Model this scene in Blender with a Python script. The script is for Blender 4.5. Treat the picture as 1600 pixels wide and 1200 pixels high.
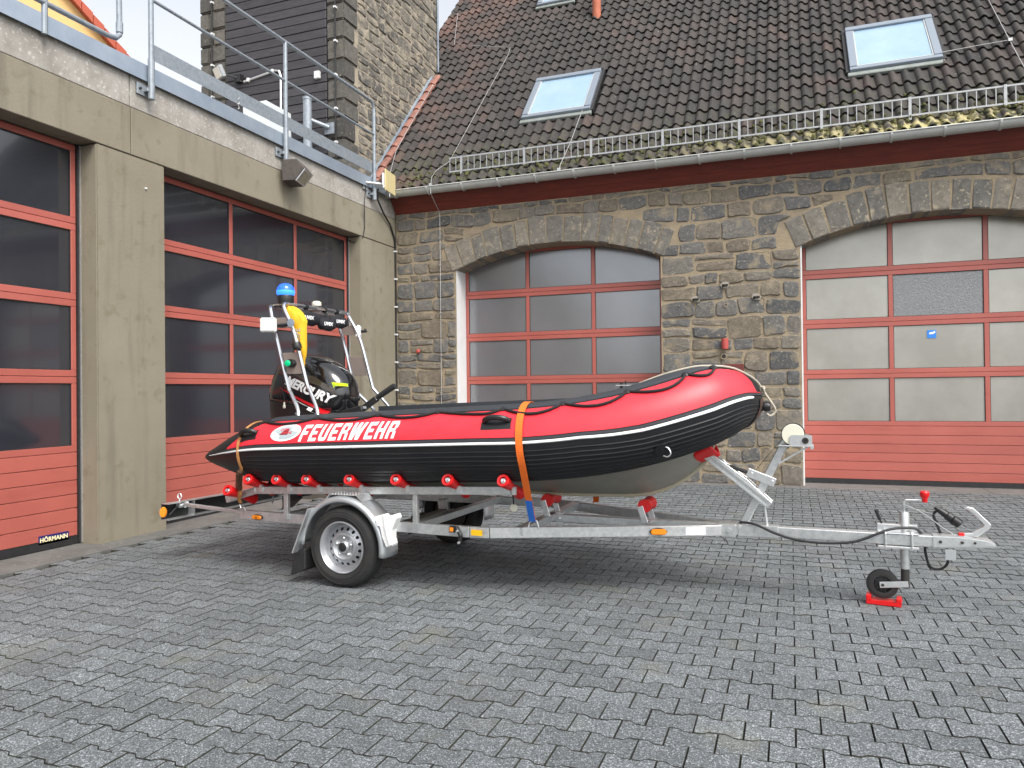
import bpy, bmesh, math, random
from math import sin, cos, pi, radians, sqrt, atan2, hypot
from mathutils import Vector, Matrix, noise
from mathutils.bvhtree import BVHTree

for o in list(bpy.data.objects):
    bpy.data.objects.remove(o, do_unlink=True)
scene = bpy.context.scene
col = scene.collection
random.seed(7)

# ------------------------------------------------------------------ camera
CAM_H = 1.45
YAW, PITCH, ROLL = radians(20.392), radians(0.505), radians(-0.625)
F_PX = 1171.7
fw = Vector((-sin(YAW)*cos(PITCH), cos(YAW)*cos(PITCH), sin(PITCH)))
r0 = Vector((cos(YAW), sin(YAW), 0)); u0 = r0.cross(fw)
rt = cos(ROLL)*r0 + sin(ROLL)*u0
up = -sin(ROLL)*r0 + cos(ROLL)*u0
cam_data = bpy.data.cameras.new('camera')
cam = bpy.data.objects.new('camera', cam_data); col.objects.link(cam)
cam.matrix_world = Matrix(((rt.x, up.x, -fw.x, 0), (rt.y, up.y, -fw.y, 0), (rt.z, up.z, -fw.z, CAM_H), (0, 0, 0, 1)))
cam_data.sensor_width = 36.0
cam_data.lens = 36.0*F_PX/1600.0
cam_data.clip_start = 0.05; cam_data.clip_end = 2000
scene.camera = cam

def in_view(p):
    """pixel position (1600x1200 scale) and depth, used only to pick which repeats become single objects"""
    d = Vector(p) - Vector((0, 0, CAM_H)); z = d.dot(fw)
    if z < .1: return None
    return 800+F_PX*d.dot(rt)/z, 600-F_PX*d.dot(up)/z, z

# ------------------------------------------------------------------ world, sun, exposure
SUN_EL, SUN_AZ = radians(52), radians(128)     # azimuth measured clockwise from +Y: light from the right, behind the camera
world = bpy.data.worlds.new('World'); scene.world = world
world.use_nodes = True
wn = world.node_tree; wn.nodes.clear()
sky = wn.nodes.new('ShaderNodeTexSky'); sky.sky_type = 'NISHITA'; sky.sun_disc = False
sky.sun_elevation = SUN_EL; sky.sun_rotation = SUN_AZ
sky.air_density = 1.0; sky.dust_density = 3.0; sky.ozone_density = 1.0
hs = wn.nodes.new('ShaderNodeHueSaturation'); hs.inputs['Saturation'].default_value = .22
bg = wn.nodes.new('ShaderNodeBackground'); bg.inputs['Strength'].default_value = .15
wo = wn.nodes.new('ShaderNodeOutputWorld')
wn.links.new(sky.outputs[0], hs.inputs['Color']); wn.links.new(hs.outputs[0], bg.inputs[0]); wn.links.new(bg.outputs[0], wo.inputs[0])
sd = bpy.data.lights.new('sun', 'SUN'); sd.energy = 1.35; sd.angle = radians(28); sd.color = (1, .95, .88)
sun = bpy.data.objects.new('sun', sd); col.objects.link(sun)
sdir = Vector((sin(SUN_AZ)*cos(SUN_EL), cos(SUN_AZ)*cos(SUN_EL), sin(SUN_EL)))
sun.rotation_euler = sdir.to_track_quat('Z', 'Y').to_euler(); sun.location = sdir*30
scene.view_settings.view_transform = 'Standard'; scene.view_settings.look = 'None'
scene.view_settings.exposure = 1.06; scene.view_settings.gamma = 1.0
scene.view_settings.use_curve_mapping = False

# ------------------------------------------------------------------ material helpers
MATS = {}
def mat(name, c, rough=.6, metal=0., c2=None, scale=8., bump=0., bscale=60., c3=None, spec=.5, coat=0., lo=.35, hi=.65, coords='Position', detail=6., emit=None, stretch=None, rand=0.):
    if name in MATS: return MATS[name]
    m = bpy.data.materials.new(name); m.use_nodes = True
    nt = m.node_tree; N = nt.nodes; L = nt.links
    b = N['Principled BSDF']
    b.inputs['Base Color'].default_value = (*c, 1); b.inputs['Roughness'].default_value = rough
    b.inputs['Metallic'].default_value = metal; b.inputs['Specular IOR Level'].default_value = spec
    b.inputs['Coat Weight'].default_value = coat
    if coords == 'Position':
        src = N.new('ShaderNodeNewGeometry').outputs['Position']
    else:
        src = N.new('ShaderNodeTexCoord').outputs['Object']
    if stretch:
        mp = N.new('ShaderNodeMapping'); mp.inputs['Scale'].default_value = stretch; L.new(src, mp.inputs[0]); src = mp.outputs[0]
    cur = None
    if c2:
        t = N.new('ShaderNodeTexNoise'); t.inputs['Scale'].default_value = scale; t.inputs['Detail'].default_value = detail; t.inputs['Roughness'].default_value = .65
        L.new(src, t.inputs['Vector'])
        r = N.new('ShaderNodeValToRGB'); r.color_ramp.elements[0].position = lo; r.color_ramp.elements[1].position = hi
        r.color_ramp.elements[0].color = (*c, 1); r.color_ramp.elements[1].color = (*c2, 1)
        L.new(t.outputs['Fac'], r.inputs[0]); cur = r.outputs[0]
        if c3:
            t2 = N.new('ShaderNodeTexNoise'); t2.inputs['Scale'].default_value = scale*6.3; t2.inputs['Detail'].default_value = 4; L.new(src, t2.inputs['Vector'])
            r2 = N.new('ShaderNodeValToRGB'); r2.color_ramp.elements[0].position = .58; r2.color_ramp.elements[1].position = .72
            L.new(t2.outputs['Fac'], r2.inputs[0])
            mx = N.new('ShaderNodeMix'); mx.data_type = 'RGBA'; mx.inputs['B'].default_value = (*c3, 1)
            L.new(r2.outputs[0], mx.inputs['Factor']); L.new(cur, mx.inputs['A']); cur = mx.outputs['Result']
    if rand:
        oi = N.new('ShaderNodeObjectInfo'); g = N.new('ShaderNodeNewGeometry')
        ad = N.new('ShaderNodeMath'); ad.operation = 'ADD'; L.new(oi.outputs['Random'], ad.inputs[0]); L.new(g.outputs['Random Per Island'], ad.inputs[1])
        fr = N.new('ShaderNodeMath'); fr.operation = 'FRACT'; L.new(ad.outputs[0], fr.inputs[0])
        mr = N.new('ShaderNodeMapRange'); mr.inputs['To Min'].default_value = 1-rand; mr.inputs['To Max'].default_value = 1+rand; L.new(fr.outputs[0], mr.inputs['Value'])
        hv = N.new('ShaderNodeHueSaturation'); L.new(mr.outputs[0], hv.inputs['Value'])
        if cur: L.new(cur, hv.inputs['Color'])
        else: hv.inputs['Color'].default_value = (*c, 1)
        cur = hv.outputs[0]
    if cur: L.new(cur, b.inputs['Base Color'])
    if bump:
        t = N.new('ShaderNodeTexNoise'); t.inputs['Scale'].default_value = bscale; t.inputs['Detail'].default_value = 8; L.new(src, t.inputs['Vector'])
        bp = N.new('ShaderNodeBump'); bp.inputs['Strength'].default_value = bump; bp.inputs['Distance'].default_value = .01
        L.new(t.outputs['Fac'], bp.inputs['Height']); L.new(bp.outputs[0], b.inputs['Normal'])
    if emit:
        b.inputs['Emission Color'].default_value = (*emit[0], 1); b.inputs['Emission Strength'].default_value = emit[1]
    MATS[name] = m
    return m

def add_ramp_island(m, stops, rough_noise=None, fine=40., fine_amt=.35, spots=None, position_mask=None):
    """colour of each piece picked at random from stops, broken up by fine noise"""
    nt = m.node_tree; N = nt.nodes; L = nt.links; b = N['Principled BSDF']
    oi = N.new('ShaderNodeObjectInfo'); g = N.new('ShaderNodeNewGeometry')
    ad = N.new('ShaderNodeMath'); ad.operation = 'ADD'; L.new(oi.outputs['Random'], ad.inputs[0]); L.new(g.outputs['Random Per Island'], ad.inputs[1])
    fr = N.new('ShaderNodeMath'); fr.operation = 'FRACT'; L.new(ad.outputs[0], fr.inputs[0])
    r = N.new('ShaderNodeValToRGB'); cr = r.color_ramp; cr.interpolation = 'LINEAR'
    while len(cr.elements) < len(stops): cr.elements.new(.5)
    for e, (p, c) in zip(cr.elements, stops): e.position = p; e.color = (*c, 1)
    L.new(fr.outputs[0], r.inputs[0])
    t = N.new('ShaderNodeTexNoise'); t.inputs['Scale'].default_value = fine; t.inputs['Detail'].default_value = 8; t.inputs['Roughness'].default_value = .7
    L.new(g.outputs['Position'], t.inputs['Vector'])
    mr = N.new('ShaderNodeMapRange'); mr.inputs['From Min'].default_value = .25; mr.inputs['From Max'].default_value = .75
    mr.inputs['To Min'].default_value = 1-fine_amt; mr.inputs['To Max'].default_value = 1+fine_amt; L.new(t.outputs['Fac'], mr.inputs['Value'])
    hv = N.new('ShaderNodeHueSaturation'); L.new(mr.outputs[0], hv.inputs['Value']); L.new(r.outputs[0], hv.inputs['Color'])
    cur = hv.outputs[0]
    for sp in spots or ():
        # sp: (colour, noise scale, low, high)
        t2 = N.new('ShaderNodeTexNoise'); t2.inputs['Scale'].default_value = sp[1]; t2.inputs['Detail'].default_value = 5; L.new(g.outputs['Position'], t2.inputs['Vector'])
        r2 = N.new('ShaderNodeMapRange'); r2.inputs['From Min'].default_value = sp[2]; r2.inputs['From Max'].default_value = sp[3]; L.new(t2.outputs['Fac'], r2.inputs['Value'])
        fac = r2.outputs[0]
        for mi in range(4, len(sp), 3):   # limited to bands along x or z (clay reds, eaves moss, painted eaves sunlight)
            sx = N.new('ShaderNodeSeparateXYZ'); L.new(g.outputs['Position'], sx.inputs[0])
            r3 = N.new('ShaderNodeMapRange'); r3.inputs['From Min'].default_value = sp[mi+1]; r3.inputs['From Max'].default_value = sp[mi+2]
            L.new(sx.outputs[sp[mi]], r3.inputs['Value'])
            mm = N.new('ShaderNodeMath'); mm.operation = 'MULTIPLY'; L.new(fac, mm.inputs[0]); L.new(r3.outputs[0], mm.inputs[1]); fac = mm.outputs[0]
        mx = N.new('ShaderNodeMix'); mx.data_type = 'RGBA'; mx.inputs['B'].default_value = (*sp[0], 1)
        L.new(fac, mx.inputs['Factor']); L.new(cur, mx.inputs['A']); cur = mx.outputs['Result']
    L.new(cur, b.inputs['Base Color'])
    return m

def add_streaks(m, colour, stretch, lo, hi, amount):
    nt = m.node_tree; N = nt.nodes; L = nt.links; b = N['Principled BSDF']
    src = b.inputs['Base Color'].links[0].from_socket
    g = N.new('ShaderNodeNewGeometry'); mp = N.new('ShaderNodeMapping'); mp.inputs['Scale'].default_value = stretch; L.new(g.outputs['Position'], mp.inputs[0])
    t = N.new('ShaderNodeTexNoise'); t.inputs['Scale'].default_value = 1.; t.inputs['Detail'].default_value = 7; t.inputs['Roughness'].default_value = .6; L.new(mp.outputs[0], t.inputs['Vector'])
    r = N.new('ShaderNodeMapRange'); r.inputs['From Min'].default_value = lo; r.inputs['From Max'].default_value = hi; r.inputs['To Max'].default_value = amount; L.new(t.outputs['Fac'], r.inputs['Value'])
    mx = N.new('ShaderNodeMix'); mx.data_type = 'RGBA'; mx.inputs['B'].default_value = (*colour, 1); L.new(r.outputs[0], mx.inputs['Factor']); L.new(src, mx.inputs['A']); L.new(mx.outputs['Result'], b.inputs['Base Color'])

# ------------------------------------------------------------------ mesh helpers
class MB:
    def __init__(s): s.v = []; s.f = []
    def add(s, vs, fs):
        n = len(s.v); s.v += [tuple(p) for p in vs]; s.f += [tuple(i+n for i in q) for q in fs]; return s
    def box(s, x0, x1, y0, y1, z0, z1, M=None):
        vs = [Vector(p) for p in ((x0,y0,z0),(x1,y0,z0),(x1,y1,z0),(x0,y1,z0),(x0,y0,z1),(x1,y0,z1),(x1,y1,z1),(x0,y1,z1))]
        if M: vs = [M @ p for p in vs]
        return s.add(vs, [(0,3,2,1),(4,5,6,7),(0,1,5,4),(1,2,6,5),(2,3,7,6),(3,0,4,7)])
    def beam(s, a, b, w, h, upv=(0, 0, 1)):
        a = Vector(a); b = Vector(b); d = (b-a); L = d.length; d.normalize()
        u = Vector(upv); side = d.cross(u)
        if side.length < 1e-4: side = Vector((0, 1, 0))
        side.normalize(); u = side.cross(d).normalized()
        M = Matrix(((d.x, side.x, u.x, a.x), (d.y, side.y, u.y, a.y), (d.z, side.z, u.z, a.z), (0, 0, 0, 1)))
        return s.box(0, L, -w/2, w/2, -h/2, h/2, M)
    def tube(s, pts, r, n=10, cap=True, closed=False):
        pts = [Vector(p) for p in pts]; k = len(pts); rs = r if isinstance(r, (list, tuple)) else [r]*k
        base = len(s.v); prev = None
        for i, p in enumerate(pts):
            a = pts[i-1] if (i > 0 or closed) else p; b = pts[(i+1) % k] if (i < k-1 or closed) else p
            t = (b-a).normalized()
            if prev is None:
                x = t.orthogonal().normalized()
            else:
                x = (prev - t*prev.dot(t)).normalized()
            prev = x; y = t.cross(x)
            for j in range(n):
                q = 2*pi*j/n; s.v.append(tuple(p + rs[i]*(cos(q)*x + sin(q)*y)))
        for i in range(k if closed else k-1):
            for j in range(n):
                a = base+i*n+j; b = base+i*n+(j+1) % n; i2 = (i+1) % k
                s.f.append((a, b, base+i2*n+(j+1) % n, base+i2*n+j))
        if cap and not closed:
            s.f.append(tuple(base+j for j in range(n))[::-1]); s.f.append(tuple(base+(k-1)*n+j for j in range(n)))
        return s
    def lathe(s, prof, n=24, M=None, close=False, cap=True):
        """prof: (radius, axial) pairs about the local z axis"""
        base = len(s.v); k = len(prof)
        for (r, z) in prof:
            for j in range(n):
                q = 2*pi*j/n; p = Vector((r*cos(q), r*sin(q), z)); s.v.append(tuple(M @ p if M else p))
        for i in range(k-1 + (1 if close else 0)):
            i2 = (i+1) % k
            for j in range(n):
                s.f.append((base+i*n+j, base+i*n+(j+1) % n, base+i2*n+(j+1) % n, base+i2*n+j))
        if not close and cap:
            if prof[0][0] > 1e-5: s.f.append(tuple(base+j for j in range(n))[::-1])
            if prof[-1][0] > 1e-5: s.f.append(tuple(base+(k-1)*n+j for j in range(n)))
        return s
    def prism(s, poly, d0, d1, fn):
        """poly in (u,v); fn(u,v,d) -> point"""
        n = len(poly)
        vs = [fn(u, v, d0) for u, v in poly] + [fn(u, v, d1) for u, v in poly]
        fs = [tuple(range(n)), tuple(range(2*n-1, n-1, -1))] + [(i, i+n, (i+1) % n+n, (i+1) % n) for i in range(n)]
        return s.add(vs, fs)
    def mesh(s, name, smooth=False, bevel=0., seg=1, angle=35):
        me = bpy.data.meshes.new(name); me.from_pydata(s.v, [], s.f)
        bm = bmesh.new(); bm.from_mesh(me)
        bmesh.ops.remove_doubles(bm, verts=bm.verts, dist=1e-5)
        bmesh.ops.recalc_face_normals(bm, faces=bm.faces)
        if bevel:
            es = [e for e in bm.edges if len(e.link_faces) == 2 and e.calc_face_angle(0) > radians(30)]
            bmesh.ops.bevel(bm, geom=es, offset=bevel, segments=seg, affect='EDGES', clamp_overlap=True)
        if smooth:
            for f in bm.faces: f.smooth = True
            for e in bm.edges:
                if len(e.link_faces) == 2 and e.calc_face_angle(0) > radians(angle): e.smooth = False
        bm.to_mesh(me); bm.free()
        return me
    def build(s, name, m, parent=None, **k):
        me = s.mesh(name, **k); me.materials.append(m)
        o = bpy.data.objects.new(name, me); col.objects.link(o); o.parent = parent
        return o

def obj(name, me, parent=None, M=None):
    o = bpy.data.objects.new(name, me); col.objects.link(o); o.parent = parent
    if M is not None: o.matrix_local = M
    return o
def empty(name, loc=(0, 0, 0), rz=0.):
    o = bpy.data.objects.new(name, None); col.objects.link(o); o.location = loc; o.rotation_euler = (0, 0, rz); o.empty_display_size = .1
    return o
def tag(o, label, cat, group=None):
    o['label'] = label; o['category'] = cat
    if group: o['group'] = group
    return o
def struct(o): o['kind'] = 'structure'; return o
def stuff(o): o['kind'] = 'stuff'; return o

def text_mesh(txt, size, bold=0., shear=0., spacing=1.):
    cu = bpy.data.curves.new('lettering', 'FONT'); cu.body = txt; cu.size = size; cu.offset = bold; cu.shear = shear; cu.space_character = spacing
    cu.align_x = 'CENTER'; cu.align_y = 'CENTER'; cu.resolution_u = 3
    o = bpy.data.objects.new('lettering', cu); col.objects.link(o)
    bpy.context.view_layer.update()
    me = bpy.data.meshes.new_from_object(o.evaluated_get(bpy.context.evaluated_depsgraph_get()))
    polys = [[(me.vertices[i].co.x, me.vertices[i].co.y) for i in p.vertices] for p in me.polygons]
    bpy.data.objects.remove(o, do_unlink=True)
    return polys

def decal(polys, fn, bvh, name, m, parent, cut=.012, off=.002, direction=(0, 1, 0)):
    """lay flat print (polygons in u,v) on a curved surface: cut fine, then drop each vertex along `direction` onto the surface"""
    bm = bmesh.new()
    for p in polys:
        vs = [bm.verts.new((u, v, 0)) for u, v in p]
        try: bm.faces.new(vs)
        except ValueError: pass
    bmesh.ops.triangulate(bm, faces=bm.faces)
    vmin = min(v.co.y for v in bm.verts); vmax = max(v.co.y for v in bm.verts); umin = min(v.co.x for v in bm.verts); umax = max(v.co.x for v in bm.verts)
    for k in range(1, int((vmax-vmin)/cut)+1):
        bmesh.ops.bisect_plane(bm, geom=bm.verts[:]+bm.edges[:]+bm.faces[:], plane_co=(0, vmin+k*cut, 0), plane_no=(0, 1, 0))
    for k in range(1, int((umax-umin)/(cut*4))+1):
        bmesh.ops.bisect_plane(bm, geom=bm.verts[:]+bm.edges[:]+bm.faces[:], plane_co=(umin+k*cut*4, 0, 0), plane_no=(1, 0, 0))
    d = Vector(direction)
    for v in bm.verts:
        p = Vector(fn(v.co.x, v.co.y)); hit = bvh.ray_cast(p - d*2, d)
        v.co = hit[0] - d*off if hit[0] else p
    me = bpy.data.meshes.new(name); bm.to_mesh(me); bm.free(); me.materials.append(m)
    return obj(name, me, parent)

def ellipse(cx, cy, a, b, n=28, rot=0):
    return [(cx + a*cos(2*pi*i/n)*cos(rot)-b*sin(2*pi*i/n)*sin(rot), cy + a*cos(2*pi*i/n)*sin(rot)+b*sin(2*pi*i/n)*cos(rot)) for i in range(n)]

# ------------------------------------------------------------------ materials
M_conc = mat('painted_concrete', (.205, .183, .132), .85, c2=(.250, .226, .170), scale=1.1, bump=.25, bscale=45, c3=(.19, .168, .115), lo=.3, hi=.7)
M_para = mat('weathered_concrete', (.27, .25, .22), .9, c2=(.37, .35, .32), scale=5, c3=(.52, .51, .48), bump=.4, bscale=90)
M_guard = mat('guard_steel', (.34, .35, .36), .45, .4, c2=(.44, .45, .45), scale=15)
M_zinc = mat('sheet_zinc', (.33, .39, .47), .42, .55, c2=(.42, .48, .55), scale=3)
M_galv = mat('galvanised_steel', (.50, .52, .53), .38, .75, c2=(.66, .67, .66), scale=26, c3=(.42, .44, .45), bump=.05, bscale=120)
M_rail = mat('railing_zinc', (.24, .275, .31), .5, .4, c2=(.33, .36, .39), scale=20)
M_galv2 = mat('galvanised_steel_bright', (.62, .64, .65), .32, .75, c2=(.74, .75, .75), scale=30, coords='Object')
M_red = mat('door_paint_red', (.42, .112, .088), .36, c2=(.37, .096, .074), scale=1.3, spec=.6, bump=.03, bscale=30, rand=.05)
M_pane_d = mat('smoked_pane', (.026, .028, .036), .10, .10, spec=1.0, c2=(.033, .035, .044), scale=.8, coat=.5)
M_pane_l = mat('satin_pane', (.33, .32, .285), .27, .50, c2=(.41, .40, .36), scale=1.3, spec=.8, bump=.012, bscale=220)
M_pane_a = mat('satin_pane_dim', (.25, .257, .27), .20, .62, c2=(.29, .297, .31), scale=.9, spec=.8)
M_pane_t = mat('textured_pane', (.19, .195, .20), .35, .3, c2=(.27, .275, .28), scale=45, bump=.6, bscale=70)
M_rubber = mat('black_rubber', (.012, .012, .013), .6, c2=(.022, .022, .023), scale=20)
M_white = mat('white_paint', (.72, .73, .73), .5, c2=(.64, .65, .65), scale=3)
M_mortar = mat('lime_mortar', (.33, .265, .175), .95, c2=(.23, .19, .135), scale=5, c3=(.36, .30, .21), bump=.9, bscale=50)
M_stone = mat('rubble_stone', (.12, .11, .09), .85, bump=.7, bscale=75)
add_ramp_island(M_stone, [(0, (.085, .086, .086)), (.25, (.13, .127, .12)), (.45, (.17, .155, .13)), (.65, (.15, .125, .095)), (.80, (.19, .165, .12)), (.90, (.17, .15, .125)), (1, (.11, .11, .11))], fine=17, fine_amt=.42, spots=[((.25, .21, .15), 5.5, .54, .70), ((.33, .29, .22), 34, .60, .72)])
M_arch = mat('arch_stone', (.12, .12, .11), .85, bump=.6, bscale=65)
add_ramp_island(M_arch, [(0, (.125, .12, .108)), (.5, (.172, .158, .134)), (1, (.20, .178, .142))], fine=11, fine_amt=.42, spots=[((.36, .31, .22), 5, .60, .74), ((.40, .35, .26), 26, .60, .74)])
M_tstone = mat('tower_stone', (.16, .14, .11), .9, bump=.8, bscale=36)
add_ramp_island(M_tstone, [(0, (.075, .072, .066)), (.4, (.135, .124, .106)), (.75, (.185, .166, .135)), (1, (.10, .096, .09))], fine=14, fine_amt=.42, spots=[((.31, .27, .21), 6, .50, .66), ((.38, .34, .27), 25, .58, .72)])
M_quoin = mat('quoin_stone', (.1, .1, .09), .85, bump=.9, bscale=30)
add_ramp_island(M_quoin, [(0, (.06, .057, .052)), (.6, (.095, .09, .08)), (1, (.13, .118, .10))], fine=12, fine_amt=.45, spots=[((.26, .23, .18), 18, .62, .76)])
M_tmortar = mat('tower_mortar', (.37, .32, .245), .95, c2=(.26, .225, .175), scale=4, bump=.9, bscale=45)
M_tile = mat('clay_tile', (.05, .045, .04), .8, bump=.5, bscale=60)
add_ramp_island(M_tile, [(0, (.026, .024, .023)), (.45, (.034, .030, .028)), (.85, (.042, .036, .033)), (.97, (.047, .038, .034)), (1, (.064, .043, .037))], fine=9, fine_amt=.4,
    spots=[((.105, .058, .046), 1.4, .46, .66, 0, -5.2, -6.6), ((.125, .070, .055), 1.2, .38, .6, 0, -4.6, -6.2, 2, 9.0, 10.2), ((.060, .043, .038), 1.1, .58, .72), ((.062, .066, .028), 8, .46, .66, 2, 5.9, 4.95), ((.40, .35, .17), 7, .44, .56, 2, 5.10, 4.90, 0, -2.2, 1.6), ((.42, .42, .40), 21, .72, .76)])  # pale yellow spot: sunlight on the right-hand eave tiles, painted into the colour
M_lead = mat('lead_flashing', (.20, .25, .31), .5, .4, c2=(.30, .34, .38), scale=6)
M_apron_lead = mat('lead_apron', (.26, .29, .28), .6, .2, c2=(.20, .22, .2), scale=8)
M_wood = mat('stained_board', (.18, .030, .017), .6, c2=(.11, .019, .012), scale=3, stretch=(1, 8, 12), bump=.15, bscale=60)
M_gutter = mat('gutter_zinc', (.44, .45, .43), .42, .15, c2=(.52, .53, .50), scale=4)
M_clad = mat('dark_cladding', (.032, .031, .036), .6, c2=(.055, .05, .055), scale=4, stretch=(1, 1, 9), bump=.2, bscale=40, rand=.15)
M_paver = mat('paver_concrete', (.2, .2, .2), .78)
M_joint = mat('joint_sand', (.018, .018, .016), .95, c2=(.036, .038, .024), scale=2.2)
M_apron = mat('apron_concrete', (.135, .133, .125), .9, c2=(.095, .093, .088), scale=3, c3=(.18, .177, .168), bump=.5, bscale=70)
M_ored = mat('boat_red', (.74, .034, .052), .40, c2=(.68, .028, .044), scale=6, spec=.45, coords='Object', bump=.02, bscale=30)
M_oblk = mat('boat_black', (.008, .0085, .010), .42, spec=.35, c2=(.012, .0125, .014), scale=8, coords='Object')
M_strake = mat('rub_strake_grey', (.03, .034, .04), .5)
M_print = mat('white_print', (.82, .83, .83), .5)
M_hull = mat('grey_hull', (.27, .262, .225), .40, c2=(.22, .212, .18), scale=3, coords='Object')
M_keel = mat('keel_strip', (.42, .38, .28), .5)
M_rope = mat('black_rope', (.012, .012, .013), .8)
M_rope2 = mat('pale_rope', (.50, .46, .38), .9, c2=(.38, .34, .27), scale=120, coords='Object')
M_inox = mat('stainless_tube', (.55, .57, .60), .22, .95)
M_roller = mat('red_roller', (.66, .008, .010), .35, spec=.5)
M_blackp = mat('black_plastic', (.014, .014, .015), .4)
M_cowl = mat('cowl_black', (.006, .006, .007), .12, spec=.6, coat=.6)
M_amber = mat('amber_lens', (.80, .24, .01), .25, spec=.6)
M_yellow = mat('yellow_fabric', (.80, .46, .015), .7, c2=(.70, .38, .01), scale=14, coords='Object', bump=.5, bscale=18)
M_orange = mat('orange_webbing', (.85, .17, .015), .75, c2=(.78, .14, .012), scale=60, coords='Object')
M_brown = mat('worn_webbing', (.50, .24, .08), .8, c2=(.36, .15, .05), scale=40, coords='Object')
M_blue = mat('blue_webbing', (.02, .16, .62), .7)
M_beacon = mat('blue_beacon', (.01, .06, .75), .12, spec=.7, emit=((.01, .10, 1.0), .9))
M_green = mat('green_lens', (.0, .28, .11), .15, emit=((.0, .5, .22), .35))
M_led = mat('floodlight_lens', (.78, .78, .74), .35)
M_tyre = mat('tyre_rubber', (.014, .014, .015), .75, c2=(.024, .023, .022), scale=9, coords='Object', bump=.1, bscale=50)
M_rim = mat('silver_rim', (.45, .46, .48), .35, .7)
M_fender = mat('zinc_mudguard', (.55, .58, .60), .36, .75, c2=(.66, .68, .69), scale=9, coords='Object')
M_chock = mat('white_plastic', (.78, .79, .78), .5, coords='Object')
M_cream = mat('cream_plastic', (.72, .70, .58), .4)
M_plate = mat('mounting_plate', (.30, .25, .22), .45, .3)
M_fabric = mat('black_fabric', (.010, .011, .015), .85, bump=.4, bscale=90)
M_glass = mat('roof_window_glass', (.24, .36, .48), .05, spec=.9, c2=(.30, .42, .53), scale=1.2)
M_frame = mat('roof_window_frame', (.26, .30, .35), .38, .4)
M_terra = mat('terracotta', (.48, .15, .085), .75, c2=(.38, .115, .065), scale=7)
M_verge = mat('verge_clay', (.30, .135, .10), .8, c2=(.18, .085, .066), scale=5, rand=.15)
M_yhouse = mat('yellow_render', (.72, .47, .20), .9)
M_rtile = mat('far_red_tiles', (.42, .09, .05), .8)
M_cable = mat('black_cable', (.012, .012, .013), .55)
M_wire = mat('conductor_wire', (.55, .55, .54), .4, .7)
M_ply = mat('panel_cream', (.62, .52, .27), .6, c2=(.55, .46, .24), scale=9, stretch=(1, 8, 1))
M_stickb = mat('sticker_blue', (.018, .018, .13), .4)
M_sticky = mat('sticker_yellow', (.82, .74, .42), .5)
M_signb = mat('sign_blue', (.03, .22, .70), .4)
M_ysign = mat('reflector_yellow', (.85, .48, .01), .35)
M_grey = mat('mid_grey', (.33, .35, .36), .5)
M_dred = mat('dark_red_print', (.16, .01, .012), .5)
M_redpipe = mat('faded_red_paint', (.42, .07, .06), .6)
M_drk = mat('dark_metal', (.03, .028, .025), .6)

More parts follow.
